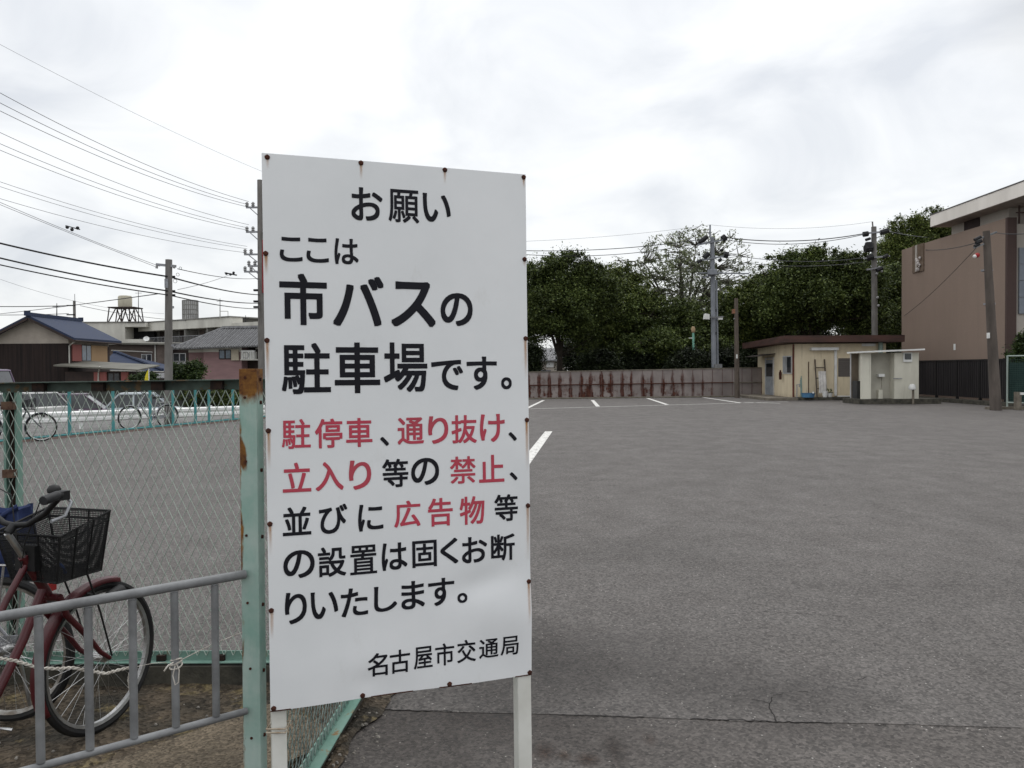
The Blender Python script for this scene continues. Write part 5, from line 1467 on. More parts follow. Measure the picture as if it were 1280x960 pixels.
def dark_house():
    x0, x1, y0, y1 = -37.2, -32.1, 60.0, 66.0
    ze, zr, zb = 4.28, 5.55, -.8
    r = thing('wooden_house', ((x0+x1)/2, y0, zb), 'dark plank clad wooden house with a blue tiled gable roof', 'house', 'houses across the street')
    gable_wall(MB(), x0, x1, y0, y1, zb, ze, zr).build('wall', 'cream wall', r)
    zp = PY(40, 429.5, y0).z
    MB().box((x0-.02, y0-.06, zb), (x1+.04, y0-.003, zp)).build('plank_cladding', 'planks', r)
    MB().box((x1+.003, y0-.06, zb), (x1+.06, y1, PX(90, 431, x1).z)).build('side_wall', 'dark timber', r)
    rf = gable_roof(MB(), x0, x1, y0, y1, ze, zr, 'y', .75, .16).build('roof', 'blue tile x', r)
    xm = (x0+x1)/2
    MB().box((xm-.16, y0-.65, zr+.10), (xm+.16, y1+.65, zr+.36)).build('ridge', 'blue tile x', rf)
    MB().box((xm-.22, y0-.72, zr+.12), (xm+.22, y0-.651, zr+.48)).build('ridge_end_tile', 'blue tile x', rf); MB().box((xm-.2, y1+.651, zr+.12), (xm+.2, y1+.7, zr+.45)).build('ridge_end_tile', 'blue tile x', rf)
    bd = MB(); sl = (zr-ze)/((x1-x0)/2)
    for s in (-1, 1): bd.bar((xm, y0-.64, zr-.08), (xm+s*((x1-x0)/2+.75), y0-.64, ze-sl*.75-.08), .05, .16)
    bd.build('bargeboard', 'dark timber', rf)
    MB().tube([(x1+.72, y0-.5, ze-sl*.75-.04), (x1+.72, y1+.6, ze-sl*.75-.06)], .07, 6).build('gutter', 'dark timber', rf)
    MB().tube([(x1+.68, y0-.45, ze-sl*.75-.1), (x1+.1, y0-.1, ze-sl*.75-.4), (x1+.1, y0-.1, 2.2)], .05, 6).build('downpipe', 'gutter', r)
    Y = lambda px: PX(px, 440, x1+.06).y
    z1, z0 = PX(95, 430.5, x1+.06).z, PX(95, 451.5, x1+.06).z
    a, b, c_, d_ = Y(89.5), Y(101), Y(113), Y(133)
    MB().box((x1+.062, a, z0), (x1+.13, b, z1)).build('shutter', 'red shutter', r)
    MB().box((x1+.062, c_, z0-.05), (x1+.14, d_, z1)).build('shutter', 'orange shutter', r)
    window(r, (x1+.06, b+.03, z0), (x1+.06, c_-.03, z1), 'x', 'dark timber', 'blue glass')
    MB().box((x1+.062, b, z0-.12), (x1+.24, c_+.1, z0-.06)).build('sill', 'gutter', r)
    # lean-to with a tin roof at the side
    xl, xr = x1+.15, PY(160, 470, y0-1.0).x
    t = PY(82, 456, y0-1.4).z; t2 = PY(178, 462, y0-1.4).z
    MB().box((xl, y0-.8, zb), (xr, y0+2.0, t2-.12)).build('lean_to_wall', 'dark timber', r)
    MB().hexa([(xl-.5, y0-1.4, t-.1), (xr+.9, y0-1.4, t2-.1), (xr+.9, y0+2.2, t2+.25), (xl-.3, y0+2.2, t+.25)], [(xl-.5, y0-1.4, t), (xr+.9, y0-1.4, t2), (xr+.9, y0+2.2, t2+.35), (xl-.3, y0+2.2, t+.35)]).build('lean_to_roof', 'canopy', r)
    for p, q in ((118, 134), (152, 161)):
        MB().box((PY(p, 470, y0-.8).x, y0-.9, -.6), (PY(q, 470, y0-.8).x, y0-.803, 1.6)).build('shutter', 'red shutter', r)
    window(r, (PY(135.5, 470, y0-.8).x, y0-.8, .6), (PY(150, 470, y0-.8).x, y0-.8, 1.55), 'y', 'dark timber', 'window glass')
    MB().tube([(PY(125, 470, y0-1.42).x, y0-1.45, t-.14), (PY(119, 470, y0-1.42).x, y0-.95, t-.6), (PY(117.5, 470, y0-1.42).x, y0-.95, zb)], .05, 6).build('downpipe', 'gutter', r)
    # shoulder wall at the left behind: thin white louvre edge
dark_house()
def brown_house():
    y0 = 76; x0, x1 = PY(128, 440, y0).x, PY(196.5, 440, y0).x
    zt = PY(160, 430.5, y0).z; zb = -.8
    r = thing('brown_house', ((x0+x1)/2, y0, zb), 'flat roofed brown house between the blue roofs and the pale apartment block', 'house', 'houses across the street')
    MB().box((x0, y0, zb), (x1, y0+6, zt)).build('wall', 'brown house', r)
    MB().hexa([(x0-.4, y0-.6, zt+.02), (x1+.4, y0-.6, zt-.08), (x1+.4, y0+6.3, zt+.2), (x0-.4, y0+6.3, zt+.3)], [(x0-.4, y0-.6, zt+.18), (x1+.4, y0-.6, zt+.06), (x1+.4, y0+6.3, zt+.36), (x0-.4, y0+6.3, zt+.46)]).build('roof', 'canopy', r)
    window(r, (PY(177, 450, y0).x, y0, PY(180, 453.5, y0).z), (PY(190, 450, y0).x, y0, PY(180, 442.5, y0).z), 'y', 'alu', 'window glass')
    MB().tube([(x0+1, y0-.35, PY(150, 438, y0).z), (x1-.3, y0-.35, PY(150, 440.5, y0).z)], .05, 6).build('gutter', 'gutter', r)
    MB().tube([(x1-.15, y0-.1, zt), (x1-.15, y0-.1, zb)], .06, 6).build('downpipe', 'gutter', r)
    # dark timber house to its right
    y0 = 79; x0, x1 = PY(196.8, 440, y0).x, PY(238, 440, y0).x; zt = PY(215, 431.5, y0).z
    r = thing('timber_house', ((x0+x1)/2, y0, zb), 'dark brown timber house seen on both sides of the slim street pole', 'house', 'houses across the street')
    MB().box((x0, y0, zb), (x1, y0+5, zt)).build('wall', 'dark timber', r)
    MB().hexa([(x0-.2, y0-.5, zt+.01), (x1+.4, y0-.5, zt+.01), (x1+.4, y0+5.4, zt+.3), (x0-.2, y0+5.4, zt+.3)], [(x0-.2, y0-.5, zt+.14), (x1+.4, y0-.5, zt+.14), (x1+.4, y0+5.4, zt+.43), (x0-.2, y0+5.4, zt+.43)]).build('roof', 'grey tile', r)
    window(r, (PY(217, 450, y0).x, y0, PY(220, 452, y0).z), (PY(232.5, 450, y0).x, y0, PY(220, 441.5, y0).z), 'y', 'alu', 'window glass')
    MB().box((PY(216, 452, y0).x, y0-.5, PY(220, 455, y0).z), (PY(233.5, 452, y0).x, y0-.003, PY(220, 453, y0).z)).build('sill', 'alu', r)
brown_house()
def blue_roof_house():
    y0 = 70.0
    xa, xb = PY(136, 450, y0).x, PY(198, 450, y0).x
    ze, zr, zb = PY(170, 462.0, y0-1).z, PY(143, 441, y0+2.5).z, -.8
    r = thing('low_house', ((xa+xb)/2, y0, zb), 'low house with a sloping blue tiled roof beside the dark plank house', 'house', 'houses across the street')
    MB().box((xa, y0, zb), (xb, y0+5, ze-.1)).build('wall', 'dark timber', r)
    xr = PY(146, 441, y0+2.5).x
    e = [(xa-.8, y0-.7, ze), (xb+.7, y0-.7, ze-.15), (xb+.7, y0+5.7, ze-.15), (xa-.8, y0+5.7, ze)]
    m = MB(); m.add(e+[(xa-.8, y0+2.5, zr), (xr, y0+2.5, zr)], [(0, 1, 5, 4), (1, 2, 5), (2, 3, 4, 5), (3, 0, 4), (0, 3, 2, 1)])
    rf = m.build('roof', MT['blue tile x'], r)
    MB().tube([(xa-.8, y0+2.5, zr+.06), (xr, y0+2.5, zr+.06), (xb+.6, y0-.6, ze-.02)], .13, 6).build('ridge', 'blue tile x', rf)
    MB().tube([(xa-.8, y0-.78, ze-.05), (xb+.75, y0-.78, ze-.2)], .06, 6).build('gutter', 'gutter', rf)
    MB().hexa([(xb-.8, y0-2.6, ze-.75), (xb+1.6, y0-2.6, ze-.75), (xb+1.0, y0-.8, ze-.35), (xb-.2, y0-.8, ze-.35)], [(xb-.8, y0-2.6, ze-.68), (xb+1.6, y0-2.6, ze-.68), (xb+1.0, y0-.8, ze-.28), (xb-.2, y0-.8, ze-.28)]).build('porch_roof', 'grey tile', r)
    for x in (xb-.7, xb+1.5): MB().box((x-.05, y0-2.5, zb), (x+.05, y0-2.4, ze-.75)).build('porch_post', 'dark timber', r)
blue_roof_house()
def pink_house():
    y0, y1 = 54.5, 61.0; zb = -.8
    x0, xm, x1 = PY(236, 450, y0+.6).x, PY(254.5, 450, y0).x, PY(302, 450, y0).x
    ze = PY(270, 433, y0).z; zr = PY(300, 411.5, (y0+y1)/2).z
    r = thing('pink_house', ((x0+x1)/2, y0, zb), 'dusky pink house with a grey tiled roof behind the garden shrubs', 'house', 'houses across the street')
    MB().box((xm, y0, zb), (x1, y1, ze)).build('wall', 'pink wall', r)
    MB().box((x0, y0+.6, zb), (xm-.002, y1-.2, ze)).build('wall', 'pink wall', r)
    zw = PY(270, 440, y0).z
    MB().box((xm-.01, y0-.03, zw), (x1+.02, y0-.003, ze)).build('eaves_band', 'white wall', r)
    MB().box((x0-.01, y0+.57, zw), (xm-.012, y0+.597, ze)).build('eaves_band', 'white wall', r)
    ym = (y0+y1)/2; oh = .75
    xl, xr_ = x0-.5, x1+1.55
    xh = PY(278, 411.5, ym).x
    sl = (zr-ze)/(ym-y0); za = ze-sl*oh+.1
    m = MB(); m.add([(xl, y0-oh, za), (xr_, y0-oh, za+.15), (xr_, y1+oh, za+.15), (xl, y1+oh, za), (xh, ym, zr), (xr_, ym, zr+.05)], [(0, 1, 5, 4), (2, 3, 4, 5), (3, 0, 4), (1, 2, 5), (0, 3, 2, 1)])
    rf = m.build('roof', 'grey tile', r)
    MB().tube([(xh, ym, zr+.08), (xr_+.02, ym, zr+.13)], .16, 6).build('ridge', 'grey tile', rf)
    MB().tube([(xl, y0-oh+.02, za+.06), (xh, ym, zr+.06)], .11, 6).build('hip_tile', 'grey tile', rf)
    rt = MB(); n = 34
    for i in range(n):
        x = xl+(xr_-xl)*(i+.5)/n; f = min(1, max(.02, (x-xl)/(xh-xl)))
        rt.tube([(x, y0-oh-.02, za+.05+.15*(i/n)), (x, y0-oh+(ym-y0+oh)*f*.97, za+(zr-za)*f*.97+.05)], .055, 5)
    rt.build('roll_tile', 'grey tile', rf)
    bd = MB(); bd.bar((xr_+.03, y0-oh, za), (xr_+.03, ym, zr-.08), .05, .22); bd.bar((xr_+.03, y1+oh, za), (xr_+.03, ym, zr-.08), .05, .22); bd.build('bargeboard', 'dark timber', rf)
    MB().prism([(x1+.9, y0-.1, ze-.2), (x1+.9, y1, ze-.2), (x1+.9, ym, zr-.15)], (.05, 0, 0)).build('gable', 'white wall', r)
    MB().box((x1+.01, y0+1.2, zb), (x1+3.5, y1-.5, ze-.25)).build('side_wing', 'dark timber', r)
    window(r, (PY(274, 440, y0).x, y0, PY(280, 449, y0).z), (PY(289.5, 440, y0).x, y0, PY(280, 437, y0).z), 'y', 'dark timber', 'blue glass')
    MB().box((PY(289.8, 440, y0).x, y0-.14, PY(290, 450.5, y0).z), (PY(299, 440, y0).x, y0-.003, PY(290, 437, y0).z)).build('shutter_box', M('cream shutter', (.52, .46, .36), None, 2), r)
    MB().box((PY(303.5, 450, y0).x, y0-.5, PY(303, 450.5, y0).z), (PY(325, 450, y0).x, y0+1.19, PY(303, 449, y0).z)).build('balcony', 'gutter', r)
    rl = MB()
    for k in range(10): x = PY(304, 440, y0).x+.14*k; rl.box((x, y0-.5, PY(303, 449, y0).z), (x+.03, y0-.46, PY(303, 440, y0).z))
    rl.build('balcony_railing', 'gutter', r)
    c0 = PY(310, 444, y0-.3)
    ac = MB().box((c0.x-.42, y0-.42, c0.z-.3), (c0.x+.42, y0-.1, c0.z+.32)).build('air_conditioner', 'white', r)
    MB().ring((c0.x-.1, y0-.425, c0.z), (0, 1, 0), .2, .02, 18, 5).build('fan_grille', 'grey metal', ac)
pink_house()
def apartments():
    zb = -.8
    A, Bp = P(174, 404, 96), P(287, 396.5, 86)
    zt = (A.z+Bp.z)/2
    d = Vector((Bp.x-A.x, Bp.y-A.y, 0)); Lf = d.length; d.normalize(); n = Vector((d.y, -d.x, 0)); k = -n   # n faces the camera
    r = thing('apartment_block', ((A.x+Bp.x)/2, (A.y+Bp.y)/2, zb), 'pale flat roofed apartment block with open access balconies', 'building')
    def q(t, off, z): return Vector((A.x, A.y, 0))+d*t+n*off+Vector((0, 0, z))
    def bx(m, t0, t1, o0, o1, z0, z1): m.hexa([q(t0, o0, z0), q(t1, o0, z0), q(t1, o1, z0), q(t0, o1, z0)], [q(t0, o0, z1), q(t1, o0, z1), q(t1, o1, z1), q(t0, o1, z1)]); return m
    zq = lambda px, py, t: PV(px, py, q(t, 0, 0), n).z
    zs = zt-.95
    zf = zq(240, 428.5, Lf*.5)
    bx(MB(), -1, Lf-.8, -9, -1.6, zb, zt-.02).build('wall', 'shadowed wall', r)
    bx(MB(), -1, Lf, -1.59, .02, zs, zt).build('roof_edge', 'white wall', r)
    bx(MB(), Lf-.79, Lf, -1.59, .0, zf, zs-.003).build('end_wall', 'white wall', r)
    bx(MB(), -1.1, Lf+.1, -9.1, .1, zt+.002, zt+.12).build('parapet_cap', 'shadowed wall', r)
    bx(MB(), -1, Lf-.8, -1.59, .0, zf-.5, zf-.3).build('gallery_floor', 'white wall', r)
    bx(MB(), Lf-.795, Lf+4.6, -9, -.4, zb, zt-.6).build('end_block', 'white wall', r)
    rl = MB()
    for i in range(int(Lf/.28)): rl.bar(q(i*.28, -.05, zf-.3), q(i*.28, -.05, zf+.75), .03, .03)
    rl.bar(q(-1, -.05, zf+.78), q(Lf-.8, -.05, zf+.78), .06, .05); rl.build('railing', 'grey metal', r)
    for f, w, h0, h1, mt in ((.12, .9, .0, 2.0, 'dark timber'), (.24, 1.6, .9, 1.9, 'window glass'), (.36, .9, 0, 2.0, 'dark timber'), (.45, 1.5, .7, 1.9, 'window glass'), (.58, .9, 0, 2.0, 'brown house'), (.68, 1.5, .7, 1.9, 'window glass'), (.82, 1.5, .8, 2.0, 'window glass'), (.90, .8, 0, 2.0, 'grey door')):
        bx(MB(), Lf*f-w/2, Lf*f+w/2, -1.597, -1.54, zf-.25+h0, zf-.25+h1).build('door' if h0 == 0 else 'window', mt, r)
    for f in (.3, .52, .76): bx(MB(), Lf*f-.1, Lf*f+.1, -1.55, -.1, zf-.298, zs-.004).build('partition', 'shadowed wall', r)
    # left block
    y0 = 94.0
    xl, xr = PY(105, 410, y0).x, PY(156, 410, y0).x; xx = PY(175.5, 410, y0).x; zt2 = PY(140, 403.3, y0).z
    MB().box((xl, y0, zb), (xr, y0+8, zt2)).build('stair_block', 'white wall', r)
    zz = [PY(165, y, y0).z for y in (403.6, 408.5, 424, 426)]
    MB().box((xr+.003, y0+.02, zz[1]), (xx+.6, y0+8, zz[0])).build('lintel', 'white wall', r)
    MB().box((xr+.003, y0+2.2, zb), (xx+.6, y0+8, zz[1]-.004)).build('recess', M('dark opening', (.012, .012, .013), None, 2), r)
    MB().box((xr+.003, y0+.02, zb), (xx+.6, y0+2.1, zz[2])).build('parapet', 'white wall', r)
    MB().box((xl-.1, y0-.1, zt2+.003), (xx+.5, y0+8, zt2+.12)).build('parapet_cap', 'shadowed wall', r)
    # water tank on a steel stand
    y1 = y0+3
    X = lambda px: PY(px, 390, y1).x
    Z = lambda py: PY(152, py, y1).z
    t = thing('water_tank', (X(152), y1+1, Z(404)), 'cream water tank on a dark steel stand on the apartment roof', 'water tank')
    MB().lathe([(.1, 0), (.76, .02), (.78, .15), (.78, 1.18), (.7, 1.34), (.25, 1.40)], (X(151.5), y1+1.0, Z(384)+.06), 20).build('tank', M('cream tank', (.46, .43, .34), (.36, .33, .26), 1, .7, stretch=(1, 1, .3)), t, smooth=True)
    s = MB(); zz0, zz1 = Z(404), Z(384)
    s.box((X(135.5), y1-.2, zz1-.08), (X(168.5), y1+2.2, zz1+.05)); s.build('platform', 'dark timber', t)
    s = MB()
    tx = [X(136.5), X(149), X(155), X(167.5)]; bx_ = [X(133.8), X(147), X(157), X(170)]
    for yy in (y1, y1+2):
        for a, b in ((tx[0], bx_[0]), (tx[3], bx_[3]), (X(145), X(134.5)), (X(146), X(152)), (X(158), X(152)), (X(160), X(170)), (X(152), X(152))): s.bar((a, yy, zz1-.08), (b, yy, zz0), .10, .10)
    s.build('stand', 'dark timber', t)
    c = P(238, 399, 93)
    t = thing('roof_tank', c, 'round grey panelled cooling tower on the apartment roof right of the pole', 'water tank')
    hh = P(238, 375.5, 93).z-c.z; rr = 9.2*93/FPX
    MB().lathe([(rr, -.2), (rr, hh), (rr*.9, hh+.03)], c, 28).build('shell', M('grey ribbed metal', (.42, .42, .41), (.3, .3, .3), 2, .6), t, smooth=True)
    rb = MB()
    for i in range(22):
        a = 2*PI*i/22; rb.box((c.x+(rr+.01)*math.cos(a)-.03, c.y+(rr+.01)*math.sin(a)-.03, c.z), (c.x+(rr+.01)*math.cos(a)+.03, c.y+(rr+.01)*math.sin(a)+.03, c.z+hh))
    for z in (.25, .5, .75, .98): rb.ring((c.x, c.y, c.z+hh*z), (0, 0, 1), rr+.02, .035, 24, 5)
    rb.build('rib', 'shadowed wall', t)
    rl = MB(); a, b = P(275, 398, 86.5), P(285, 398, 86.5)
    for p in (a, b): rl.tube([p, p+Vector((0, 0, .75))], .035, 5)
    rl.tube([a+Vector((0, 0, .75)), b+Vector((0, 0, .75))], .035, 5)
    tag(rl.build('roof_ladder', 'gutter'), 'pale ladder rail standing at the right end of the apartment roof', 'ladder')
    # thin aerials
    for px, y0_, y1_, dd, lab in ((173, 404, 363, 92, 'tall thin aerial mast at the corner of the apartment roof'), (275, 398, 373, 87, 'thin roof aerial near the right end of the apartment roof'), (307, 405, 394, 86, 'short aerial behind the pink house roof'), (71, 402, 379, 72, 'thin aerial above the blue roof of the plank house')):
        p = P(px, y0_, dd); q_ = P(px, y1_, dd); t = thing('aerial', p, lab, 'aerial', 'roof aerials')
        MB().tube([p, q_], [.06, .025], 5).build('mast', 'wire', t)
        m = MB(); top = q_-Vector((0, 0, .3)); m.tube([top-Vector((.35, 0, 0)), top+Vector((.35, 0, 0))], .018, 4)
        for j in range(5): m.tube([top+Vector((-.3+.15*j, -.15, 0)), top+Vector((-.3+.15*j, .15, 0))], .015, 4)
        m.build('antenna', 'wire', t)
    # satellite dish
    p = P(183, 424, 92); t = thing('satellite_dish', p, 'white satellite dish on the apartment balcony by the tall mast', 'dish')
    MB().lathe([(.02, 0), (.2, .03), (.32, .10), (.31, .11), (.02, .02)], p, 16).build('bowl', 'white', t, smooth=True).rotation_euler = (math.radians(60), 0, .4)
    MB().tube([p, p-Vector((0, 0, .9))], .04, 5).build('mast', 'grey metal', t)
apartments()
def flag():
    d = 38; p = P(183.5, 478, d); 
    r = thing('banner_flag', (p.x, p.y, H(p.x, p.y)), 'small yellow banner flag standing beyond the near fence', 'flag')
    top = P(186, 461, d)
    MB().tube([(top.x, top.y, H(p.x, p.y)), (top.x, top.y, top.z)], .018, 5).build('pole', 'white', r)
    m = MB(); n = 10
    for i in range(n+1):
        t = i/n; z = top.z-.03-.75*t
        m.v.append(Vector((top.x-.02, top.y, z))); m.v.append(Vector((top.x-.04-.16*min(1, t*2.2)-.02*math.sin(t*9), top.y+.03*math.sin(t*7), z-.02)))
    for i in range(n): m.f.append((2*i, 2*i+1, 2*i+3, 2*i+2))
    o = m.build('cloth', M('yellow cloth', (.62, .52, .03), (.5, .42, .03), 4), r); o.modifiers.new('t', 'SOLIDIFY').thickness = .006
flag()

# ================================================================== UTILITY POLES
def pole(name, bx, by, top, label, mat='pole', r0=.17, r1=.12, lean=(0, 0), group='utility poles'):
    zb = H(bx, by)-.05
    t = thing(name, (bx, by, zb), label, 'pole', group)
    MB().tube([(bx, by, zb), (bx+lean[0]*.5, by+lean[1]*.5, (zb+top)/2), (bx+lean[0], by+lean[1], top)], [r0, (r0+r1)/2, r1], 14).build('shaft', mat, t, smooth=True)
    return t
def insul(m, p, s=1.0):
    m.lathe([(.03*s, 0), (.07*s, .03*s), (.04*s, .07*s), (.07*s, .10*s), (.03*s, .16*s)], p, 8)
# slim pole at the teal fence
d = 25.6
c = PV(210.5, 533, (FA.x-.35, FA.y, 0), (FD.y, -FD.x, 0))
d = (c-CAM).dot(FW)
tp = P(212.5, 325, d)
SLIM = pole('utility_pole', c.x, c.y, tp.z, 'slim brown grey pole with low cables standing just behind the teal fence', r0=.125, r1=.095, lean=(tp.x-c.x, 0))
def slim_fit():
    z = P(212, 331, d).z
    m = MB(); m.bar((tp.x-.36, tp.y-.11, z), (tp.x+.22, tp.y-.11, z-.06), .05, .07); m.build('crossarm', 'grey metal', SLIM)
    i = MB()
    for dx in (-.32, .18): i.tube([(tp.x+dx, tp.y-.13, z-.02), (tp.x+dx-.02, tp.y-.13, z-.12)], .035, 6)
    i.build('insulator', 'ceramic', SLIM)
    b = MB()
    for py in (346, 364, 369): q = P(212, py, d); b.tube([(tp.x-.14, q.y, q.z), (tp.x+.14, q.y, q.z)], .035, 6)
    b.build('cable_clamp', 'wire', SLIM)
    q = P(212, 355, d); MB().box((q.x-.07, q.y-.19, q.z-.13), (q.x+.03, q.y-.11, q.z+.13)).build('number_plate', 'grey metal', SLIM)
    for py in (384, 432): q = P(212, py, d); MB().tube([(q.x, q.y, q.z-.03), (q.x, q.y, q.z+.03)], .124, 14).build('band', 'grey metal', SLIM)
    lo = MB()
    for k in range(3): lo.ring((tp.x+.2+.08*k, tp.y-.15, P(212, 352-8*k, d).z), (0, 1, .3), 0.055-.01*k, .006, 14, 4)
    lo.build('cable_loop', 'wire', SLIM)
slim_fit()
# tall pole half hidden behind the notice board
D2 = 44.0
b2 = P(327.3, 470, D2); t2 = P(326.2, 226, D2)
TALL = pole('utility_pole', b2.x, b2.y, t2.z, 'tall pole with three stacked crossarms rising behind the left edge of the notice board', r0=.20, r1=.14, lean=(t2.x-b2.x, 0))
def tall_fit():
    for py, w in ((260, .75), (290.5, .75), (318.5, .85), (333, .65), (340, .85)):
        q = P(326.5, py, D2)
        a = MB().bar((q.x-w, q.y-.17, q.z), (q.x+w*.9, q.y-.17, q.z), .08, .09).build('crossarm', 'grey metal', TALL)
        m = MB()
        for dx in (-w+.05, -w+.37): insul(m, (q.x+dx, q.y-.17, q.z+.045), 1.5)
        m.build('insulator', 'ceramic', a)
        MB().bar((q.x-w*.7, q.y-.19, q.z-.05), (q.x-.05, q.y-.19, q.z-.48), .045, .045).build('brace', 'grey metal', TALL)
    MB().tube([P(328.3, 300, D2-.2), P(328.6, 366, D2-.2)], .05, 6).build('cable_guard', M('red cable guard', (.28, .05, .05), None, 3), TALL)
    for py in (363, 377, 384): q = P(324, py, D2); MB().box((q.x-.25, q.y-.2, q.z-.05), (q.x+.1, q.y, q.z+.05)).build('cable_clamp', 'wire', TALL)
tall_fit()
# small far pole
D3 = 85.0
b3 = P(93.5, 420, D3); t3 = P(93.5, 376, D3)
SM = pole('utility_pole', b3.x, b3.y, t3.z, 'small distant pole above the blue roof of the plank house', r0=.17, r1=.13)
for py in (382, 393.5, 398):
    q = P(93.5, py, D3); MB().bar((q.x-.75, q.y-.15, q.z), (q.x+.1, q.y-.15, q.z), .09, .12).build('crossarm', 'wire', SM)
MB().tube([t3, t3+Vector((0, 0, .7))], .025, 5).build('spike', 'wire', SM)
# right-hand poles
def blk(m, p, q, r): m.tube([p, q], r, 7)
D4 = 46.9
b4 = P(893, 470, D4); t4 = P(889.5, 297, D4)
P4 = pole('utility_pole', b4.x, b4.y, t4.z, 'tall blue grey pole with lamps and switchgear rising behind the rusty wall', 'pole blue', r0=.155, r1=.115, lean=(t4.x-b4.x, 0))
def p4_fit():
    q = lambda px, py: P(px, py, D4-.25)
    MB().tube([P(887.6, 297, D4), P(887.6, 281, D4)], .05, 6).build('spike', 'pole blue', P4)
    for (a, b, py) in ((872, 908, 302), (872, 912, 322), (879, 903, 343)):
        MB().bar(q(a, py+4), q(b, py-3), .08, .09).build('crossarm', 'pole blue', P4)
    sw = MB()
    for a, b, r in (((874, 303), (884, 296), .13), ((903, 299), (907, 296), .19), ((880, 322), (886, 317), .15), ((905, 318), (910, 319), .19), ((898, 326), (902, 324), .09), ((900, 313), (904, 312), .07), ((872, 328), (877, 325), .09)):
        sw = MB(); blk(sw, q(*a), q(*b), r); sw.build('switchgear', 'wire', P4)
    tr = MB().box(q(884.5, 344)-Vector((0, .3, 0)), q(895, 337)+Vector((0, .1, 0))).build('transformer_box', 'pole blue', P4); bevel(tr, .03)
    MB().bar(q(874, 341), q(936, 342), .06, .07).build('crossarm', 'pole blue', P4)
    la = MB().bar(q(880, 397), q(904, 396), .07, .07).build('lamp_arm', 'galv', P4)
    MB().hexa([q(879.5, 399)-Vector((0, .2, 0)), q(886, 399.5)-Vector((0, .2, 0)), q(886, 399.5)+Vector((0, .2, 0)), q(879.5, 399)+Vector((0, .2, 0))], [q(881, 392)-Vector((0, .2, 0)), q(886, 393)-Vector((0, .2, 0)), q(886, 393)+Vector((0, .2, 0)), q(881, 392)+Vector((0, .2, 0))]).build('lamp_head', 'white', la)
    MB().box(q(898, 399.5), q(903.5, 396.5)+Vector((0, .25, 0))).build('lamp_head', 'white', la)
    MB().tube([P(895.4, 350, D4), P(897.4, 462, D4)], .06, 6).build('cable_duct', 'pole blue', P4)
    for py in (388, 417): c = P(892, py, D4); MB().tube([c-Vector((0, 0, .08)), c+Vector((0, 0, .08))], .165, 14).build('band', 'wire', P4)
    MB().box(P(896, 463, D4)-Vector((.2, .3, 0)), P(900, 455, D4)+Vector((.05, 0, 0))).build('box', 'galv', P4)
p4_fit()
D5 = 44.6
b5 = P(921.5, 496, D5); t5 = P(919.5, 373, D5)
P5 = pole('wooden_pole', b5.x, b5.y, t5.z, 'plain brown wooden pole standing against the rusty wall beside the hut', 'wood pole', r0=.14, r1=.10, lean=(t5.x-b5.x, 0))
MB().box(P(916.5, 392, D5)-Vector((.05, .15, 0)), P(918.5, 386.5, D5)+Vector((.1, .1, 0))).build('junction_box', M('rusty box', (.25, .12, .07), None, 3), P5)
MB().box(P(920.5, 448, D5-.2), P(921.6, 443, D5-.13)).build('number_plate', 'white', P5)
MB().tube([P(917, 398.5, D5-.1), P(921, 398.5, D5-.1)], .03, 6).build('bolt', 'grey metal', P5)
# green lamp post behind the wall
D6 = 48.0
b6 = P(868.5, 470, D6); t6 = P(866.5, 416, D6)
P6 = thing('lamp_post', (b6.x, b6.y, 0), 'thin pale green lamp post with a small orange lamp behind the wall', 'lamp post')
MB().tube([(b6.x, b6.y, 0), t6], [.075, .065], 10).build('shaft', M('mint green paint', (.20, .42, .33), (.16, .36, .28), 3, .5), P6, smooth=True)
MB().lathe([(.05, 0), (.11, .05), (.13, .2), (.09, .34), (.02, .36)], t6, 12).build('lamp', M('tan lamp housing', (.48, .34, .2), None, 4), P6, smooth=True)
MB().bar(P(861, 422.5, D6), P(866, 422.5, D6), .05, .05).build('bracket', 'white', P6)
D7 = 46.6
b7 = P(1094, 455, D7); t7 = P(1091, 284, D7)
P7 = pole('utility_pole', b7.x, b7.y, t7.z, 'concrete pole with transformers among the trees behind the hut', r0=.185, r1=.14, lean=(t7.x-b7.x, 0))
def p7_fit():
    q = lambda px, py: P(px, py, D7-.3)
    MB().tube([P(1091, 284, D7), P(1090.5, 277, D7)], .04, 6).build('spike', 'pole', P7)
    for a, b, py in ((1078, 1113, 291), (1080, 1112, 322), (1083, 1103, 336)): MB().bar(q(a, py+1), q(b, py-2), .08, .09).build('crossarm', 'grey metal', P7)
    sw = MB()
    for a, b, r in (((1079, 293), (1085, 292), .15), ((1101, 291), (1110, 288), .15), ((1081, 311), (1090, 310), .22), ((1084, 323), (1091, 321), .17), ((1096, 338), (1103, 335), .12), ((1104, 322), (1110, 319), .10), ((1082, 300), (1088, 298), .08)): sw = MB(); blk(sw, q(*a), q(*b), r); sw.build('switchgear', 'wire', P7)
    tr = MB().lathe([(.05, 0), (.2, .03), (.22, .42), (.18, .5), (.05, .52)], q(1086, 314), 12).build('transformer', 'wire', P7, smooth=True)
    i = MB()
    for px, py in ((1099, 334), (1102, 339), (1096, 342), (1097, 372), (1098, 382)): i = MB(); i.ball(q(px, py), .075, 8); i.build('insulator', 'ceramic', P7)
p7_fit()
b8 = G(1245, 513); t8 = P(1229, 290, 30.4)
P8 = pole('utility_pole', b8.x, b8.y, t8.z, 'leaning weathered concrete pole in front of the brown building', 'pole brown', r0=.20, r1=.12, lean=(t8.x-b8.x, 0))
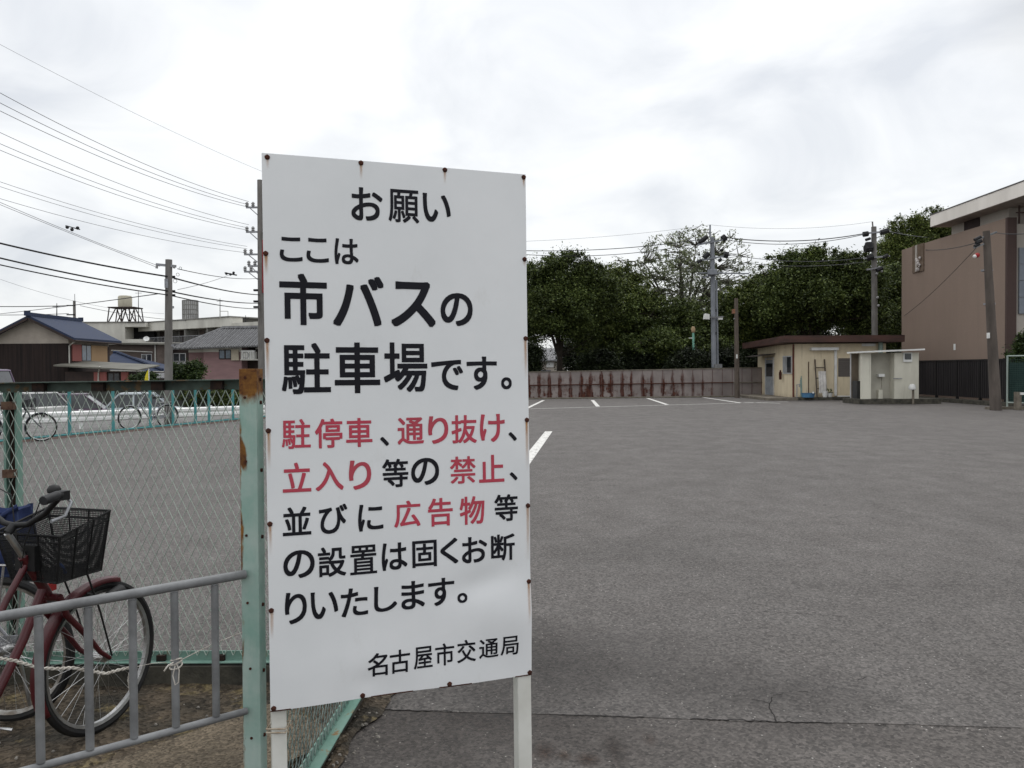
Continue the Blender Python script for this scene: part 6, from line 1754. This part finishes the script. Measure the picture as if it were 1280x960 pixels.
def p8_fit():
    D = 30.2; q = lambda px, py: P(px, py, D)
    MB().bar(q(1220, 300), q(1246, 290), .05, .07).build('crossarm', 'galv', P8)
    MB().bar(q(1217, 310), q(1232, 304), .05, .06).build('crossarm', 'galv', P8)
    i = MB()
    for a, b, r in (((1218, 300), (1226, 296), .06), ((1218, 308), (1224, 305), .06), ((1220, 304), (1227, 301), .07)): i.tube([q(*a), q(*b)], r, 7)
    i.build('insulator', 'wire', P8)
    MB().ball(q(1221.5, 319), .09, 10).build('red_lamp', M('red beacon', (.35, .03, .03), None, 3, .4), P8)
    MB().ball(q(1218.5, 320.5), .07, 10).build('white_lamp', 'white', P8)
    for py in (338, 380): c = P(1230+ (py-290)*.075, py, 30.4); MB().tube([c-Vector((0, 0, .03)), c+Vector((0, 0, .03))], .20, 14).build('band', 'grey metal', P8)
    MB().box(q(1233.3, 423)-Vector((.0, .12, 0)), q(1235, 416)).build('number_plate', 'white', P8)
p8_fit()

# ================================================================== WIRES
def wire(p, q, sag, r, label, group, mat='wire', n=24):
    m = MB(); p, q = Vector(p), Vector(q)
    m.tube([p.lerp(q, i/n)-Vector((0, 0, sag*4*(i/n)*(1-i/n))) for i in range(n+1)], r, 5, caps=False)
    return tag(m.build('power_line', mat, origin=p), label, 'cable', group)
GL = 'power lines above the street'
# upper bundle: from the tall pole towards the camera's left, overhead
def lw(pl, pr, dl, dr, sag, r, label, mat='thin wire', ext=.25):
    a, b = P(*pl, dl), P(*pr, dr)
    # run on past the frame edge, so the wire does not end at it
    a2 = a+(a-b)*ext
    k = 4*ext
    return wire(a2, b, sag, r, label, GL, mat)
lw((0, 50), (327, 214), 30, 44, .25, .006, 'faintest and topmost wire, above all others at the upper left')
for y in (104, 116.5, 126.5): lw((0, y), (311, {104: 252, 116.5: 256, 126.5: 259}[y]), 30, 44, .55, .0115, 'one of three fine wires reaching the top crossarm of the pole behind the board')
for y in (155, 169, 177): lw((0, y), (311, {155: 281, 169: 285, 177: 288}[y]), 31, 44, .5, .0105, 'one of three fine wires reaching the second crossarm of the pole behind the board')
for y in (219, 225, 240): lw((0, y), (309, {219: 308, 225: 311, 240: 316}[y]), 32, 44, .4, .009, 'one of three fine wires reaching the third crossarm of the pole behind the board')
dS = (c-CAM).dot(FW)
dS = d
for yl, ym, yr, r, lab in ((300, 346, 368.5, .024, 'thick black cable, the upper of three on the slim pole'), (318.5, 364, 379, .022, 'thick black cable, the middle of three on the slim pole'), (327, 369, 386, .017, 'black cable, the lowest of three on the slim pole')):
    m = MB(); a, b, e = P(0, yl, 21), P(212, ym, d-.12), P(324, yr, D2-.2)
    a2 = a+(a-b)*.4
    pts = [a2.lerp(b, i/16)-Vector((0, 0, .10*4*(i/16)*(1-i/16))) for i in range(17)]+[b.lerp(e, i/16)-Vector((0, 0, .10*4*(i/16)*(1-i/16))) for i in range(1, 17)]
    m.tube(pts, r, 6, caps=False); tag(m.build('power_line', 'wire', origin=b), lab, 'cable', GL)
lw((0, 251), (200, 333), 21, d, .06, .0065, 'thin wire running down to the arm of the slim pole')
lw((112, 300), (196, 334), 23, d, .03, .0065, 'short service wire meeting the arm of the slim pole beside the long one', ext=2.0)
wire(P(222, 336, d-.1), P(322, 348, D2-.2), .12, .012, 'wire from the top of the slim pole to the pole behind the board', GL)
wire(P(222, 362, d), P(288, 343, 36), .05, .008, 'thin wire rising rightwards from the slim pole to a cable joint', GL, 'thin wire')
wire(P(-60, 397, 66), P(200, 367, d+.1), .1, .014, 'cable crossing in front of the water tank to the slim pole', GL)
wire(P(-60, 382, 80), P(86, 382, D3-.2), .1, .04, 'dark horizontal wire at the small distant pole, upper one', GL)
wire(P(-60, 393, 80), P(86, 392, D3-.2), .1, .03, 'dark horizontal wire at the small distant pole, lower one', GL)
wire(P(0, 349, 70), P(205, 392, 86), .6, .012, 'faint distant wire sloping above the water tank', GL, 'thin wire')
wire(P(100, 382, D3), P(330, 399, 95), .8, .025, 'distant wire passing above the apartment roof', GL, 'thin wire')
GR = 'power lines above the trees'
wire(P(600, 311, 46), P(884, 298, D4), .35, .020, 'upper of two close wires from the board to the blue grey pole', GR)
wire(P(600, 312.5, 46), P(884, 302, D4), .55, .017, 'lower of two close wires from the board to the blue grey pole', GR)
wire(P(540, 303, 46), P(888, 281, D4), .3, .007, 'faint top wire left of the blue grey pole', GR, 'thin wire')
wire(P(888, 281, D4), P(1091, 277, D7), .3, .007, 'faint top wire between the two poles behind the wall', GR, 'thin wire')
wire(P(908, 297, D4), P(1080, 292, D7), .30, .026, 'thick cable between the blue grey pole and the pole behind the hut', GR)
wire(P(908, 300, D4), P(1080, 293, D7), .38, .018, 'thinner cable just below the thick one between the two poles', GR)
wire(P(910, 318, D4), P(1082, 322, D7), .3, .016, 'wire at mid height from the blue grey pole into the trees', GR, 'thin wire')
wire(P(904, 325, D4), P(1084, 327, D7), .3, .016, 'lowest of the wires between the two poles', GR, 'thin wire')
wire(P(1110, 289, D7), P(1190, 296, 75), .2, .02, 'short wire from the pole behind the hut towards the brown building', GR, 'thin wire')
wire(P(1222, 303, 30.2), P(1152, 312, 44.5), .12, .016, 'wire from the leaning pole to the brown building parapet', GR)
wire(P(1222, 308, 30.2), PX(1130, 395, 21.42), .15, .011, 'thin wire running down from the leaning pole across the brown wall', GR)
wire(P(1245, 291, 30.2), P(1330, 282, 22), .12, .014, 'wire leaving the leaning pole out of the frame at the right', GR)
m = MB()
for px, py in ((84, 284), (90, 287), (97, 285)): m.ball(P(px, py, 23.3), .05, 8)
m.tube([P(82, 282, 23.3), P(100, 287, 23.3)], .014, 5); tag(m.build('wire_spacer', 'wire'), 'small cluster of black wire fittings hanging left of the slim pole', 'fitting')
m = MB()
for px, py in ((283, 342), (288, 343), (292, 341)): m.ball(P(px, py, 36), .06, 8)
m.tube([P(281, 341, 36), P(296, 344, 36)], .03, 5); tag(m.build('cable_joint', 'wire'), 'small dark cable joint on the wire right of the slim pole', 'fitting')

# ================================================================== TREES
def leafmesh(name, cl, nper, size, mat, parent, seed, flat=1.0):
    """cl: clump centres and radii (world); every leaf spray a small pointed blade of its own"""
    g = np.random.default_rng(seed)
    C = np.array([c[:3] for c in cl]); R = np.array([c[3] for c in cl])
    idx = np.repeat(np.arange(len(cl)), (nper*np.clip(R/R.mean(), .4, 2)**2).astype(int))
    n = len(idx)
    dirv = g.normal(size=(n, 3)); dirv /= np.linalg.norm(dirv, axis=1)[:, None]
    rad = np.minimum(np.abs(g.normal(0, .62, n)), 1.7)
    pos = C[idx]+dirv*(rad*R[idx])[:, None]*np.array([1, 1, .75*flat])
    nm = g.normal(size=(n, 3))+np.array([0, 0, 1.3]); nm /= np.linalg.norm(nm, axis=1)[:, None]
    a = np.cross(nm, g.normal(size=(n, 3))); a /= np.linalg.norm(a, axis=1)[:, None]
    b = np.cross(nm, a)
    s = size*g.uniform(.6, 1.45, n)[:, None]
    v = np.empty((n, 4, 3)); v[:, 0] = pos-a*s; v[:, 1] = pos+b*s*.48; v[:, 2] = pos+a*s; v[:, 3] = pos-b*s*.48
    og = np.array(ORI[parent.name]); v = (v.reshape(-1, 3)-og).astype(np.float32)
    me = bpy.data.meshes.new(name)
    me.vertices.add(4*n); me.vertices.foreach_set('co', v.ravel())
    me.loops.add(4*n); me.loops.foreach_set('vertex_index', np.arange(4*n, dtype=np.int32))
    me.polygons.add(n); me.polygons.foreach_set('loop_start', np.arange(0, 4*n, 4, dtype=np.int32)); me.polygons.foreach_set('loop_total', np.full(n, 4, dtype=np.int32))
    me.update(calc_edges=True); me.materials.append(MT[mat])
    o = bpy.data.objects.new(name, me); COL.objects.link(o); o.parent = parent; ORI[o.name] = Vector(og)
    return o
def tree(name, bx, by, top, label, blobs, ncl, nper, size, mat, clr=.75, r0=.22, fork=.3, bark='bark', seed=1, group='trees behind the far wall', limbs=None, zb=0.0, cat='tree'):
    """blobs: (dx, dy, z, rx, ry, rz) ellipsoids the crown fills, by weight of their volume"""
    g = random.Random(seed)
    t = thing(name, (bx, by, zb), label, cat, group)
    vol = [b[3]*b[4]*b[5] for b in blobs]; cl = []
    ncl = int(ncl*1.5); nper = int(nper*.66); clr *= .80
    if mat != 'leaf pale': nper = int(nper*1.7); size *= .74
    for k in range(ncl):
        b = g.choices(blobs, vol)[0]
        while True:
            x, y, z = (g.uniform(-1, 1) for _ in range(3)); q = x*x+y*y+z*z
            if q < 1 and (q > .30 or g.random() < .45): break
        cl.append((bx+b[0]+x*b[3], by+b[1]+y*b[4], b[2]+z*b[5], clr*g.uniform(.55, 1.35)))
    for k in range(int(ncl*.45)):        # loose twigs that break up the outline
        b = g.choices(blobs, vol)[0]; a_, e_ = g.uniform(0, 2*PI), g.uniform(-.2, 1.35); s_ = g.uniform(.95, 1.22)
        cl.append((bx+b[0]+math.cos(a_)*math.cos(e_)*b[3]*s_, by+b[1]+math.sin(a_)*math.cos(e_)*b[4]*s_, b[2]+math.sin(e_)*b[5]*s_, clr*g.uniform(.28, .6)))
    leafmesh('crown', cl, nper, size, mat, t, seed)
    zf = zb+(top-zb)*fork
    m = MB()
    j = lambda s_: g.uniform(-s_, s_)
    nl = limbs or 5
    m.tube([(bx, by, zb-.1), (bx+j(.1), by+j(.1), (zb+zf)/2), (bx, by, zf)], [r0*1.15, r0*.95, r0*.85], 9)
    tips = []
    for i in range(nl):
        b = blobs[i % len(blobs)]; a = 2*PI*i/nl+j(.5)
        e = Vector((bx+b[0]*.7+math.cos(a)*b[3]*.45, by+b[1]*.7+math.sin(a)*b[4]*.45, b[2]+b[5]*g.uniform(.2, .75)))
        s_ = Vector((bx, by, zf-g.uniform(0, .5)*zf*.3)); mid = s_.lerp(e, .5)+Vector((j(.3), j(.3), .35))
        m.tube([s_, s_.lerp(mid, .5)+Vector((j(.1), j(.1), 0)), mid, e], [r0*.6, r0*.5, r0*.38, r0*.12], 7); tips += [s_, mid, e, mid.lerp(e, .5)]
    ctrs = [Vector(c_[:3]) for c_ in cl[:ncl]]
    for ci, c_ in enumerate(cl):
        p = Vector(c_[:3]); o = min((q for q in (tips if ci < ncl else ctrs) if q.z < p.z+.3), key=lambda q: (q-p).length, default=tips[0])
        mid = o.lerp(p, .55)+Vector((j(.15), j(.15), j(.15)))
        m.tube([o, mid, p+Vector((j(.1), j(.1), c_[3]*.4))], [r0*.16, r0*.10, .012], 4, caps=False)
    m.build('trunk', bark, t, smooth=True)
    return t
def TP(px, d): p = P(px, 460, d); return p.x, p.y
def zpx(py, d): return P(800, py, d).z
sc = lambda d: d/FPX
def crown_px(items, d, bx, by):
    """items: (px, py, half-width px, half-height px) -> blobs"""
    out = []
    for px, py, hw, hh in items:
        p = P(px, py, d); out.append((p.x-bx, rnd.uniform(-.6, .6), p.z, hw*sc(d), hw*sc(d)*.85, hh*sc(d)))
    return out
D = 50; x, y = TP(700, D)
tree('broadleaf_tree', x, y, 8.6, 'dense dark broadleaf tree just right of the notice board', crown_px([(668, 360, 26, 30), (705, 348, 36, 28), (740, 370, 30, 34), (700, 390, 48, 30), (668, 410, 20, 16), (728, 418, 20, 22)], D, x, y), 210, 315, 0.096, 'leaf dark', .8, .2, .28, seed=3)
D = 54; x, y = TP(765, D)
tree('broadleaf_tree', x, y, 8, 'yellow green tree between the dark tree and the loose pale tree', crown_px([(770, 358, 30, 24), (745, 380, 26, 26), (790, 385, 34, 30), (762, 410, 44, 30)], D, x, y), 170, 294, 0.099, 'leaf mid', .8, .2, .3, seed=4)
D = 56; x, y = TP(850, D)
tree('pale_tree', x, y, 11.4, 'tall loose pale leaved tree with sky showing through, behind the blue grey pole', crown_px([(828, 325, 30, 30), (870, 315, 36, 30), (905, 330, 30, 34), (850, 355, 60, 36), (800, 345, 22, 24), (930, 350, 22, 26), (770, 335, 14, 12), (880, 375, 50, 24)], D, x, y), 430, 25, .075, 'leaf pale', .54, .22, .35, 'pale bark', seed=5, limbs=9)
D = 52; x, y = TP(835, D)
tree('broadleaf_tree', x, y, 6, 'low dark green tree below the loose pale tree', crown_px([(805, 405, 40, 30), (850, 410, 40, 30), (890, 402, 34, 28), (840, 436, 70, 22)], D, x, y), 190, 315, 0.099, 'leaf dark', .8, .16, .25, seed=6)
D = 51; x, y = TP(1015, D)
tree('broadleaf_tree', x, y, 9, 'broad dark tree directly behind the cream hut', crown_px([(985, 345, 30, 28), (1025, 335, 40, 26), (1065, 350, 34, 30), (1020, 375, 66, 36), (970, 385, 28, 34), (1080, 385, 30, 40)], D, x, y), 270, 315, 0.099, 'leaf dark', .85, .24, .28, seed=7)
D = 53; x, y = TP(945, D)
tree('broadleaf_tree', x, y, 6.4, 'mid green tree filling the gap behind the wooden pole', crown_px([(930, 385, 30, 28), (955, 370, 22, 24), (915, 415, 36, 30), (960, 410, 36, 34)], D, x, y), 150, 315, 0.099, 'leaf mid', .8, .18, .3, seed=8)
D = 62; x, y = TP(1150, D)
tree('broadleaf_tree', x, y, 13, 'tall lighter green tree rising behind the brown building', crown_px([(1140, 300, 30, 26), (1168, 282, 26, 20), (1115, 325, 24, 22), (1150, 325, 34, 26), (1185, 300, 26, 30)], D, x, y), 170, 231, 0.099, 'leaf mid', .85, .24, .5, seed=9)
D = 54; x, y = TP(1105, D)
tree('broadleaf_tree', x, y, 7, 'dark tree in the corner between the hut and the brown building', crown_px([(1105, 385, 28, 40), (1085, 420, 30, 30), (1125, 420, 24, 30), (1118, 350, 16, 16)], D, x, y), 150, 315, 0.099, 'leaf dark', .8, .18, .3, seed=10)
D = 48.5
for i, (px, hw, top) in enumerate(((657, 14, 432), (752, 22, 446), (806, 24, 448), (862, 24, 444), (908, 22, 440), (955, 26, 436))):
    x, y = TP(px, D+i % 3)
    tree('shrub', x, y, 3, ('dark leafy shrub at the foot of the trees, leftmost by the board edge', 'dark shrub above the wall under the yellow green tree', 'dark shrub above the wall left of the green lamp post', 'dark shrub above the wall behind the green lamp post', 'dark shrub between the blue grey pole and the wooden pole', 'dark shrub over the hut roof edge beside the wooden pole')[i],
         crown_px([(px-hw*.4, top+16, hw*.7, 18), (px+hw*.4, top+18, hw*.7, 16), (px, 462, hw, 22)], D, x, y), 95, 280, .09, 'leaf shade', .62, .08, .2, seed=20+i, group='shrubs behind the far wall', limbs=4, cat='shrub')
# a wood behind, closing the gaps low down
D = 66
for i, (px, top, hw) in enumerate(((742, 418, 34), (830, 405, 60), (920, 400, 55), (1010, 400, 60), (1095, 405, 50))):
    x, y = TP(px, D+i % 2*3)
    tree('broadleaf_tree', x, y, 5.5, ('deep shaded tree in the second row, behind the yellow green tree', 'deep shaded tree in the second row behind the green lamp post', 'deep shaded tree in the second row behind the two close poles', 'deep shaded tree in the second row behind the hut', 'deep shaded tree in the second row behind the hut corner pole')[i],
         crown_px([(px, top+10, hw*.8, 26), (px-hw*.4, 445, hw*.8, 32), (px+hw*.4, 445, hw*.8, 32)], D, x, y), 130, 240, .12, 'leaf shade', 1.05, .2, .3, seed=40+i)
# garden shrubs by the pink house
D = 45; x, y = TP(238, D)
tree('garden_pine', x, y, 2, 'clipped dark green garden pine in front of the pink house', crown_px([(228, 463, 10, 8), (244, 461, 11, 7), (238, 470, 18, 7)], D, x, y), 60, 120, .08, 'leaf hedge', .34, .07, .3, seed=60, group='garden shrubs across the street', limbs=4, zb=-.75, cat='shrub')
D = 47; x, y = TP(185, D)
tree('garden_shrub', x, y, 1.5, 'low green garden shrub behind the yellow banner flag', crown_px([(172, 471, 8, 5), (188, 470, 9, 5), (180, 475, 16, 6)], D, x, y), 46, 110, .07, 'leaf hedge', .28, .05, .3, seed=61, group='garden shrubs across the street', limbs=3, zb=-.75, cat='shrub')
D = 42; x, y = TP(260, D)
tree('garden_shrub', x, y, 1.5, 'dark hedge along the garden wall below the pink house', crown_px([(235, 497, 26, 12), (265, 497, 26, 12), (292, 496, 20, 12)], D, x, y), 80, 120, .08, 'leaf dark', .36, .05, .2, seed=62, group='garden shrubs across the street', limbs=3, zb=-.75, cat='shrub')
D = 33.5; x, y = TP(1272, D)
tree('garden_shrub', x, y, 3.4, 'bright green shrub behind the framed mesh fence at the right edge', crown_px([(1274, 432, 12, 16), (1268, 448, 14, 10), (1288, 440, 18, 24), (1280, 470, 22, 26)], D, x, y), 90, 110, .085, 'leaf hedge', .42, .06, .3, seed=63, group='garden shrubs across the street', limbs=4, cat='shrub')
# far houses glimpsed through the trunks, and the garden walls of the street
def far_house():
    d = 82; y0 = d
    X = lambda px: PY(px, 450, y0).x
    Z = lambda py: PY(690, py, y0).z
    r = thing('far_house', (X(688), y0, 0), 'small cream house glimpsed between the tree trunks above the rusty wall', 'house')
    MB().box((X(655), y0, 0), (X(706), y0+6, Z(449))).build('wall', 'cream wall', r)
    gable_roof(MB(), X(655), X(706), y0, y0+6, Z(449), Z(436), 'x').build('roof', 'grey tile', r)
    MB().box((X(683), y0-.08, Z(459)), (X(692), y0-.003, Z(453))).build('window', 'white', r)
    MB().box((X(676), y0-1.0, Z(466)), (X(688), y0-.1, Z(463))).build('canopy', 'blue tile x', r)
far_house()
def garden_wall():
    a, b = P(-40, 500, 38), P(330, 497, 43)
    r = thing('garden_wall', (a.x, a.y, -.8), 'low dark block wall along the far side of the street', 'wall')
    zt = P(100, 497, 39).z+.25
    m = MB().hexa([(a.x, a.y, -.8), (b.x, b.y, -.8), (b.x, b.y+.2, -.8), (a.x, a.y+.2, -.8)], [(a.x, a.y, zt), (b.x, b.y, zt), (b.x, b.y+.2, zt), (a.x, a.y+.2, zt)])
    m.build('blocks', M('dark block wall', (.075, .078, .07), (.05, .055, .048), 1.2, .9, stretch=(1, 1, 3)), r)
    MB().hexa([(a.x, a.y-.03, zt+.002), (b.x, b.y-.03, zt+.002), (b.x, b.y+.23, zt+.002), (a.x, a.y+.23, zt+.002)], [(a.x, a.y-.03, zt+.06), (b.x, b.y-.03, zt+.06), (b.x, b.y+.23, zt+.06), (a.x, a.y+.23, zt+.06)]).build('coping', 'old concrete', r)
garden_wall()
